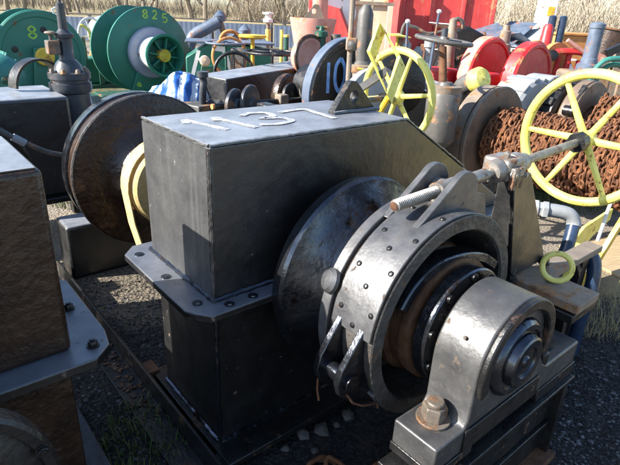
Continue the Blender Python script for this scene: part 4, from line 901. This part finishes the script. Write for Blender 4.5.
for x, h in ((-.1,1.3), (.06,1.22), (.2,1.36)): MB().lathe([(0,.06), (h-.15,.05), (h-.14,.07), (h-.05,.07), (h-.03,.04), (h,.03)], (x,.05,0), (0,0,1), 14).build('valve', 'light_grey_paint', lr)
yt = thing('tee_handle', 'pale yellow tee handle standing before the red container', 'handle', (.98,6.9,0)); MB().cyl((0,0,0), (0,0,1.33), .018, n=8).build('stem', 'ochre_yellow', yt); MB().lathe([(0,.02), (.01,.16), (.025,.17), (.04,.03), (.05,0)], (0,0,1.32), (.1,0,1), 18).build('handle', 'yellow_paint', yt)
kp = thing('rusty_spindle', 'rusty upright spindle with a hooked top before the red container', 'spindle', (1.80,7.55,0)); MB().lathe([(0,.12), (.9,.1), (1.2,.07), (1.35,.085), (1.4,.06), (1.55,.05), (1.58,0)], (0,0,0), (0,0,1), 18).build('spindle', 'tan_steel', kp); MB().tube(smooth_path([(0,0,1.5), (.05,0,1.56), (.12,0,1.52), (.13,0,1.44)]), .03, 8).build('hook', 'grey_paint', kp)

# ================================================================ red container and panel frame
rc2 = thing('container', 'large red ribbed steel container at the far side of the yard', 'container', (1.62,11.6,0), R(-4))
MB().box((0,0,.35), (1.95,2.2,2.6)).build('body', 'red_panel', rc2, bev=.01)
for x in (.02, .62, 1.24, 1.84): MB().box((x,-.07,.36), (x+.09,-.001,2.55)).build('rib', 'red_panel', rc2, bev=.01)
MB().box((-.03,-.09,2.551), (2.0,.02,2.68)).build('top_rail', 'red_panel', rc2, bev=.01)
MB().box((-.03,-.1,.2), (2.0,2.2,.349)).build('base_rail', 'red_panel', rc2)
for x in (.1, 1.6): MB().box((x,.1,0), (x+.25,2.1,.199)).build('foot', 'black_dull', rc2)
pf = thing('panel_frame', 'tall red framed rack with cream panels standing beside the red container', 'rack', (.38,11.2,0), R(-4))
for x in (.0, .22, .95): MB().box((x,0,0), (x+.10,.1,2.5)).build('post', 'red_panel', pf, bev=.008)
for a, b_ in ((.105,.215), (.325,.62), (.66,.945)): MB().box((a,.03,.3), (b_,.06,2.3)).build('panel', 'cream_panel', pf)
MB().box((-.02,-.03,1.72), (1.08,-.001,1.78)).build('rail', 'tan_steel', pf); MB().box((-.02,-.03,.5), (1.08,-.001,.58)).build('rail', 'tan_steel', pf)
wp = thing('white_post', 'narrow white board post in front of the panelled rack', 'post', (1.21,9.75,0)); MB().box((-.045,-.04,0), (.045,.04,1.7)).build('board', 'cream_panel', wp, bev=.005); MB().box((-.14,-.1,0), (.14,.1,.05)).build('foot', 'tan_steel', wp)

# red winches
def red_winch(label, loc, r, w, bm='salmon_paint'):
    t = thing('red_winch', label, 'winch', loc, YAW)
    MB().lathe([(-.02,.1), (-.02,r-.015), (.0,r), (w,r), (w+.02,r-.015), (w+.02,r-.05), (w,r-.07), (w,.1)], (0,0,.86), AY, 64).build('drum', 'red_paint', t)
    MB().lathe([(.0,r+.002), (.012,r+.012), (w-.012,r+.012), (w,r+.002)], (0,0,.86), AY, 64, cap=False).build('drum_band', bm, t)
    MB().lathe([(w,.14), (w+.14,.14), (w+.15,.12), (w+.15,.07), (w+.11,.06), (w+.11,0)], (.05,0,.80), AY, 28).build('hub', 'red_paint', t)
    MB().box((-.5,-.3,0), (.6,.6,.14)).build('bed_frame', 'red_paint', t, bev=.01)
    MB().prism([(-.25,.14), (.25,.14), (.12,.85), (-.12,.85)], (0,.1,0), o=(0,.1,0)).build('stand', 'red_paint', t)
    MB().box((-.62,.1,.14), (-.3,.5,.95)).build('gear_housing', 'red_paint', t, bev=.04, seg=3)
    return t
red_winch('red winch drum with a broad pale rim in front of the dark scrap heap', (2.20,7.35,0), .50, .16)
red_winch('red winch drum half hidden behind the grey casing, beside a red bollard', (2.66,7.05,0), .47, .16, 'red_paint')
yc = thing('capped_pipe', 'round yellow cap on a grey pipe in front of the red winch', 'pipe', (1.59,5.42,0)); MB().lathe([(0,.12), (.08,.125), (.12,.1), (.14,0)], (0,0,1.0), (.5,-.8,.35), 24).build('cap', 'yellow_paint', yc)
MB().tube(smooth_path([(-.1,.15,0), (-.1,.15,.6), (-.08,.13,.9), (.0,.0,1.0)]), .10, 14).build('pipe', 'grey_paint', yc)

# ================================================================ chain winch at the right
cw = thing('chain_winch', 'rusty winch with a broad drum wound full of rusty chain', 'winch', (1.66,4.80,0), YAW)
zc = .56
fl = MB().lathe([(-.17,.1), (-.17,.45), (-.16,.465), (-.03,.47), (-.028,.46), (-.016,.46), (-.014,.47), (.02,.475), (.03,.465), (.03,.33), (.015,.29), (.015,.1)], (0,0,zc), AY, 72).build('drum_flange', 'brown_steel', cw)
MB().lathe([(-.168,.46), (-.16,.4685), (-.032,.4735), (-.031,.465)], (0,0,zc), AY, 72, cap=False).build('rim', 'tan_steel', fl)  # paler band puts the sunlight on the rim into its colour
MB().lathe([(-.013,.467), (-.012,.4735), (.018,.478), (.024,.473)], (0,0,zc), AY, 72, cap=False).build('rim', 'tan_steel', fl)  # front lip, with the same painted sunlight
MB().cyl((0,.0,zc), (0,-1.5,zc), .2, n=40).build('drum_barrel', 'rust', cw)
MB().box((-.30,-.05,.0), (.30,.35,.14)).build('bed', 'grey_paint', cw, bev=.02)
MB().box((-.12,.18,.14), (.12,.32,.60)).build('bearing_stand', 'grey_paint', cw, bev=.02)
def chain_coil(name, parent, x0, z, y0, y1, rads, pitch, Ls, wr, seed):
    rnd = random.Random(seed); b = MB(); tpl = []; n1, n2 = 8, 5
    for i in range(n1):
        a = 2*math.pi*i/n1; tpl.append(Vector((Ls*.32*math.cos(a)+(Ls*.2 if math.cos(a) > 0 else -Ls*.2), Ls*.36*math.sin(a), 0)))
    ring = MB().tube(tpl, wr, n2, closed=True); rv_ = [Vector(v) for v in ring.v]
    for rad in rads:
        turns = int(abs(y1-y0)/pitch)
        nl = int(2*math.pi*rad/(Ls*.72))
        for t in range(turns):
            for i in range(nl):
                f = (t*nl+i); th = 2*math.pi*i/nl+rnd.uniform(-.02,.02)+t*.11
                # only the outside half that can be reached by the eye or the sun matters little: keep every link
                y = y0+(y1-y0)*(t+i/nl)/turns+rnd.uniform(-.006,.006); rr_ = rad+rnd.uniform(-.018,.02)
                e_r = Vector((math.sin(th),0,math.cos(th))); e_t = Vector((math.cos(th),0,-math.sin(th))); e_y = Vector((0,1,0))
                tw = (R(90) if i % 2 else 0)+R(35)+rnd.uniform(-.6,.6)
                p2 = e_y*math.cos(tw)+e_r*math.sin(tw); p3 = e_r*math.cos(tw)-e_y*math.sin(tw)
                c = Vector((x0,y,z))+e_r*rr_
                b.add([c+e_t*q.x+p2*q.y+p3*q.z for q in rv_], ring.f)
    o = b.build(name, 'chain_rust', parent, smooth=60); return tag(o, kind='stuff')
chain_coil('wound_chain', cw, 0, zc, -.06, -1.45, (.262,.285), .047, .066, .0105, 3)
MB().cyl((0,-.04,zc), (0,-1.46,zc), .255, n=40).build('inner_chain_layer', 'rust', cw)
MB().lathe([(0,.1), (0,.43), (.02,.44), (.06,.44), (.07,.42), (.07,.1)], (0,-1.5,zc), AY, 64).build('drum_flange', 'brown_steel', cw)
cw2 = thing('chain_winch', 'second chain drum with a bolted grey casing behind the rusty chain winch', 'winch', (2.78,5.38,0), YAW)
MB().lathe([(-.12,.1), (-.12,.42), (-.1,.44), (.0,.445), (.005,.43), (.012,.43), (.015,.44), (.03,.43), (.03,.2), (.01,.19), (.01,.1)], (0,0,.62), AY, 64).build('drum_flange', 'brown_steel', cw2)
MB().cyl((0,0,.62), (0,-.9,.62), .17, n=32).build('drum_barrel', 'rust', cw2)
chain_coil('wound_chain', cw2, 0, .62, -.12, -.85, (.26,.30), .05, .066, .0105, 4)
gcs = MB().prism([(-.45,.14), (.45,.14), (.45,.62)]+arc(.0,.62,.45,0,180,24), (0,.30,0), o=(-.05,.35,0)).build('grey_casing', 'light_grey_paint', cw2, bev=.02, seg=3)
MB().lathe([(0,.1), (0,.38), (.03,.41), (.30,.42), (.33,.39), (.33,.1)], (-.50,.62,.64), AY, 48).build('round_casing', 'light_grey_paint', cw2)
for k in range(5):
    a = R(-60+25*k); MB().box((-.05,.30,.405), (.05,.61,.435), Matrix.Translation((-.50,0,.64)) @ Matrix.Rotation(a, 4, 'Y')).build('casing_lug', 'light_grey_paint', cw2, bev=.008)
cl = MB().lathe([(0,.1), (0,.36), (.03,.38), (.18,.38), (.2,.34), (.2,.1)], (-.12,.34,.62), AY, 48).build('clutch_drum', 'black_dull', cw2)
for k in range(12):
    a = R(30*k+8); MB().box((-.045,-.13,.30), (.045,-.01,.41), Matrix.Translation((-.12,.30,.62)) @ Matrix.Rotation(a, 4, 'Y')).build('clutch_tooth', 'black_dull', cl, bev=.01)
MB().flat([(-.40,.0,.80), (-.28,.0,.93), (-.2,.0,1.02)], .04, .05, (0,1,0)).build('shackle', 'black_dull', cw2); MB().cyl((-.42,-.05,.80), (-.42,.05,.80), .05, n=16).build('shackle_pin', 'black_dull', cw2)
MB().box((-.6,-.2,0), (.6,.7,.139)).build('bed', 'grey_paint', cw2, bev=.02)

# yellow steel trestle beyond the winch
ys = thing('yellow_trestle', 'bright yellow bent steel stand on the sandy ground behind the blue pipes', 'trestle', (1.72,2.95,0), YAW)
MB().box((-.10,-.09,.0), (.10,.09,.025)).build('foot_plate', 'ochre_yellow', ys, bev=.004)
MB().flat([(.0,-.04,.025), (.16,-.07,.30), (.32,-.10,.60)], .028, .05, (0,1,0)).build('strut', 'ochre_yellow', ys)
MB().flat([(-.08,.04,.025), (-.05,.04,.18), (-.03,.04,.33)], .06, .02, (0,1,0)).build('strut', 'yellow_paint', ys)
MB().prism([(-.05,.20), (.0,.16), (.28,.30), (.5,.36), (.5,.44), (.1,.40), (-.05,.32)], (0,.02,0), o=(0,.06,0)).build('side_plate', 'yellow_paint', ys, bev=.003)
pw = thing('plywood_sheet', 'weathered plywood sheet lying flat on the sandy ground', 'board', (2.55,3.55,0), R(24))
MB().box((-.55,-.32,.004), (.75,.32,.022)).build('sheet', 'wood', pw)

# ================================================================ far right scrap
bo = thing('bollard_post', 'blue grey stepped cylinder post on a cream block', 'bollard', (3.72,7.5,0))
MB().lathe([(.98,.15), (1.06,.15), (1.08,.11), (1.14,.105), (1.15,.095), (1.52,.09), (1.53,.1), (1.58,.1), (1.6,.06), (1.61,0)], (0,0,0), (0,0,1), 28).build('post', 'blue_grey_paint', bo)
MB().box((-.32,-.25,0), (.25,.25,.98)).build('block', 'tan_steel', bo, bev=.05, seg=3)
rp = thing('red_bollard', 'slim red bollard post beside the half hidden red winch', 'bollard', (3.52,8.6,0)); MB().lathe([(0,.2), (.9,.18), (1.0,.13), (1.15,.10), (1.2,.12), (1.25,.09), (1.5,.075), (1.54,.05), (1.55,0)], (0,0,0), (0,0,1), 22).build('post', 'red_paint', rp); MB().box((-.3,-.3,0), (.3,.3,.08)).build('base', 'red_paint', rp)
rpp = thing('red_pipework', 'tangle of bent red pipes beside the slim red bollard', 'pipework', (3.62,7.95,0))
for x, h in ((-.15,1.12), (.0,1.2), (.16,1.08)): MB().cyl((x,0,0), (x+.02,0,h), .04, n=10).build('pipe', 'red_paint', rpp)
MB().tube(smooth_path([(-.3,-.05,.9), (-.25,-.05,1.15), (0,-.05,1.2), (.25,-.05,1.15), (.3,-.05,.85), (.3,-.05,.0)]), .045, 10).build('pipe', 'red_paint', rpp)
MB().cyl((-.1,-.1,1.35), (.55,-.05,1.0), .03, n=10).build('pipe', 'salmon_paint', rpp); MB().lathe([(0,.07), (.1,.08), (.12,.03)], (-.28,-.05,1.12), (0,-1,.2), 14).build('valve', 'black_dull', rpp)
rnd = random.Random(21)
ws = thing('scrap_sheets', 'loose stack of crumpled white and grey sheet metal at the edge of the yard', 'scrap', (4.7,10.2,0), R(10))
for k in range(12):
    Mx = Matrix.Translation((rnd.uniform(-.9,.9), rnd.uniform(-.4,.4), .15+.085*k)) @ Matrix.Rotation(rnd.uniform(-.4,.4), 4, 'X') @ Matrix.Rotation(rnd.uniform(-.3,.3), 4, 'Y') @ Matrix.Rotation(rnd.uniform(0,3), 4, 'Z')
    MB().box((-.6,-.4,0), (.6,.4,.015), Mx).build('sheet', rnd.choice(['white_paint','light_grey_paint','white_paint','blue_grey_paint']), ws)
MB().box((-.8,-.5,0), (.9,.5,.5)).build('pallet', 'tan_steel', ws)
ws2 = thing('scrap_sheets', 'bluish bent sheets lying on a dark tarred heap behind the red winches', 'scrap', (3.3,11.2,0))
for k in range(7):
    Mx = Matrix.Translation((rnd.uniform(-.7,.9), rnd.uniform(-.3,.3), 1.05+.05*k)) @ Matrix.Rotation(rnd.uniform(-.5,.5), 4, 'X') @ Matrix.Rotation(rnd.uniform(-.4,.4), 4, 'Y') @ Matrix.Rotation(rnd.uniform(0,3), 4, 'Z')
    MB().box((-.5,-.3,0), (.5,.3,.012), Mx).build('sheet', rnd.choice(['white_paint','blue_grey_paint','light_grey_paint']), ws2)
MB().box((-1.2,-.4,0), (1.3,.6,1.04)).build('skip', 'rust', ws2, bev=.03)
dh = thing('dark_scrap_heap', 'dark sloping heap of tarred scrap behind the rusty handwheel', 'scrap', (2.75,9.75,0)); MB().prism([(-.8,0), (.9,0), (.85,1.1), (.3,1.25), (-.15,1.45), (-.45,1.35)], (0,.7,0)).build('heap', 'black_dull', dh, bev=.05)
for k in range(9): MB().cyl((rnd.uniform(-.6,.7), -.06, rnd.uniform(.7,1.2)), (rnd.uniform(-.6,.7), .5, rnd.uniform(.9,1.35)), .03, n=8).build('pipe', rnd.choice(['rust','black_dull','tan_steel']), dh)
rsp = thing('rusty_roller', 'rusty upright roller post behind the two red drums', 'roller', (3.05,9.1,0)); MB().lathe([(0,.14), (1.2,.12), (1.22,.09), (1.4,.085), (1.42,.06), (1.5,.05), (1.5,0)], (0,0,0), (0,0,1), 20).build('post', 'tan_steel', rsp)
rrg = thing('rusty_drum', 'short rusty drum lying on its side behind the two red drums', 'drum', (3.25,8.4,0)); MB().lathe([(0,.0), (0,.26), (.03,.29), (.1,.29), (.12,.22), (.4,.22), (.42,.29), (.5,.29), (.5,0)], (0,0,1.02), (.5,-1,0), 36).build('drum', 'orange_paint', rrg); MB().box((-.1,-.4,0), (.3,.0,.74)).build('stand', 'rust', rrg)
sk_ = thing('orange_skip', 'faded orange steel skip in front of the pale brush', 'skip', (7.6,16.2,0), R(8)); MB().prism([(-.6,.1), (.6,.1), (.8,1.22), (-.7,1.22)], (0,1.3,0)).build('body', 'orange_paint', sk_, bev=.02); MB().box((-.75,-.05,1.221), (.85,1.35,1.28)).build('rim', 'orange_paint', sk_, bev=.01); MB().box((-.5,.1,0), (.5,1.2,.099)).build('runner', 'rust', sk_)
bq = thing('tilted_tank', 'dark brown tilted tank standing in front of the orange skip', 'tank', (7.25,14.1,0)); MB().cyl((0,0,0), (.2,0,1.42), .42, n=28).build('shell', 'brown_grease', bq); MB().cyl((.2,0,1.42), (.205,0,1.46), .47, n=28).build('rim', 'rust', bq)
wc = thing('white_cabinet', 'tall white cabinet with an orange label at the edge of the brush', 'cabinet', (7.0,17.6,0)); MB().box((-.22,-.2,0), (.28,.2,2.6)).build('body', 'white_paint', wc, bev=.02); MB().box((.0,-.21,1.72), (.2,-.2005,1.98)).build('label', 'ochre_yellow', wc)
for k, x in enumerate((6.33, 6.62)):
    t = thing('blue_bollard', 'dark blue pipe bollard before the pale brush beside the white cabinet', 'bollard', (x,15.3,0), 0, 'dark blue bollards'); MB().lathe([(0,.1), (1.68,.1), (1.72,.07), (1.73,0)], (0,0,0), (0,0,1), 16).build('pipe', 'blue_pipe', t); MB().box((-.15,-.15,0), (.15,.15,.04)).build('foot', 'blue_grey_paint', t)
ho = thing('hose', 'teal green hose looped over a stand beside the blue grey cylinder post', 'hose', (3.5,6.45,0)); MB().tube(smooth_path([(-.25,0,0), (-.24,0,.9), (-.15,0,1.16), (.02,0,1.22), (.3,.05,1.2), (.6,.1,1.17)]), .03, 10).build('hose', 'teal_paint', ho); MB().tube(smooth_path([(-.15,.05,0), (-.14,.05,.9), (-.05,.05,1.12), (.2,.1,1.14), (.6,.15,1.11)]), .03, 10).build('hose', 'green_paint', ho); MB().box((.4,0,0), (.5,.2,1.1)).build('stand', 'tan_steel', ho)
for k, (x, y, z, dx, dz, m, lab) in enumerate(((4.15,8.3,1.15,.9,-.28,'salmon_paint','pale red beam leaning over the white sheets'), (4.4,8.1,1.12,.8,-.12,'rust','rusty angle beam lying beside the blue grey post'), (4.15,7.9,1.2,.22,.12,'black_dull','short black bent bar behind the blue grey post'), (5.3,9.4,1.1,1.1,-.15,'tan_steel','tan steel channel lying across the scrap'))):
    t = thing('scrap_beam', lab, 'beam', (x, y, 0)); MB().box((-.05,-.04,-.05), (1.0,.04,.05), Matrix.Translation((0,0,z)) @ Matrix.Rotation(-math.atan2(dz, dx), 4, 'Y') @ Matrix.Diagonal((math.hypot(dx,dz),1,1,1))).build('beam', m, t); MB().box((.0,.05,0), (.1,.15,z-.06)).build('prop', 'tan_steel', t); MB().box((dx*.8,.05,0), (dx*.8+.1,.15,z+dz*.8-.06)).build('prop', 'tan_steel', t)
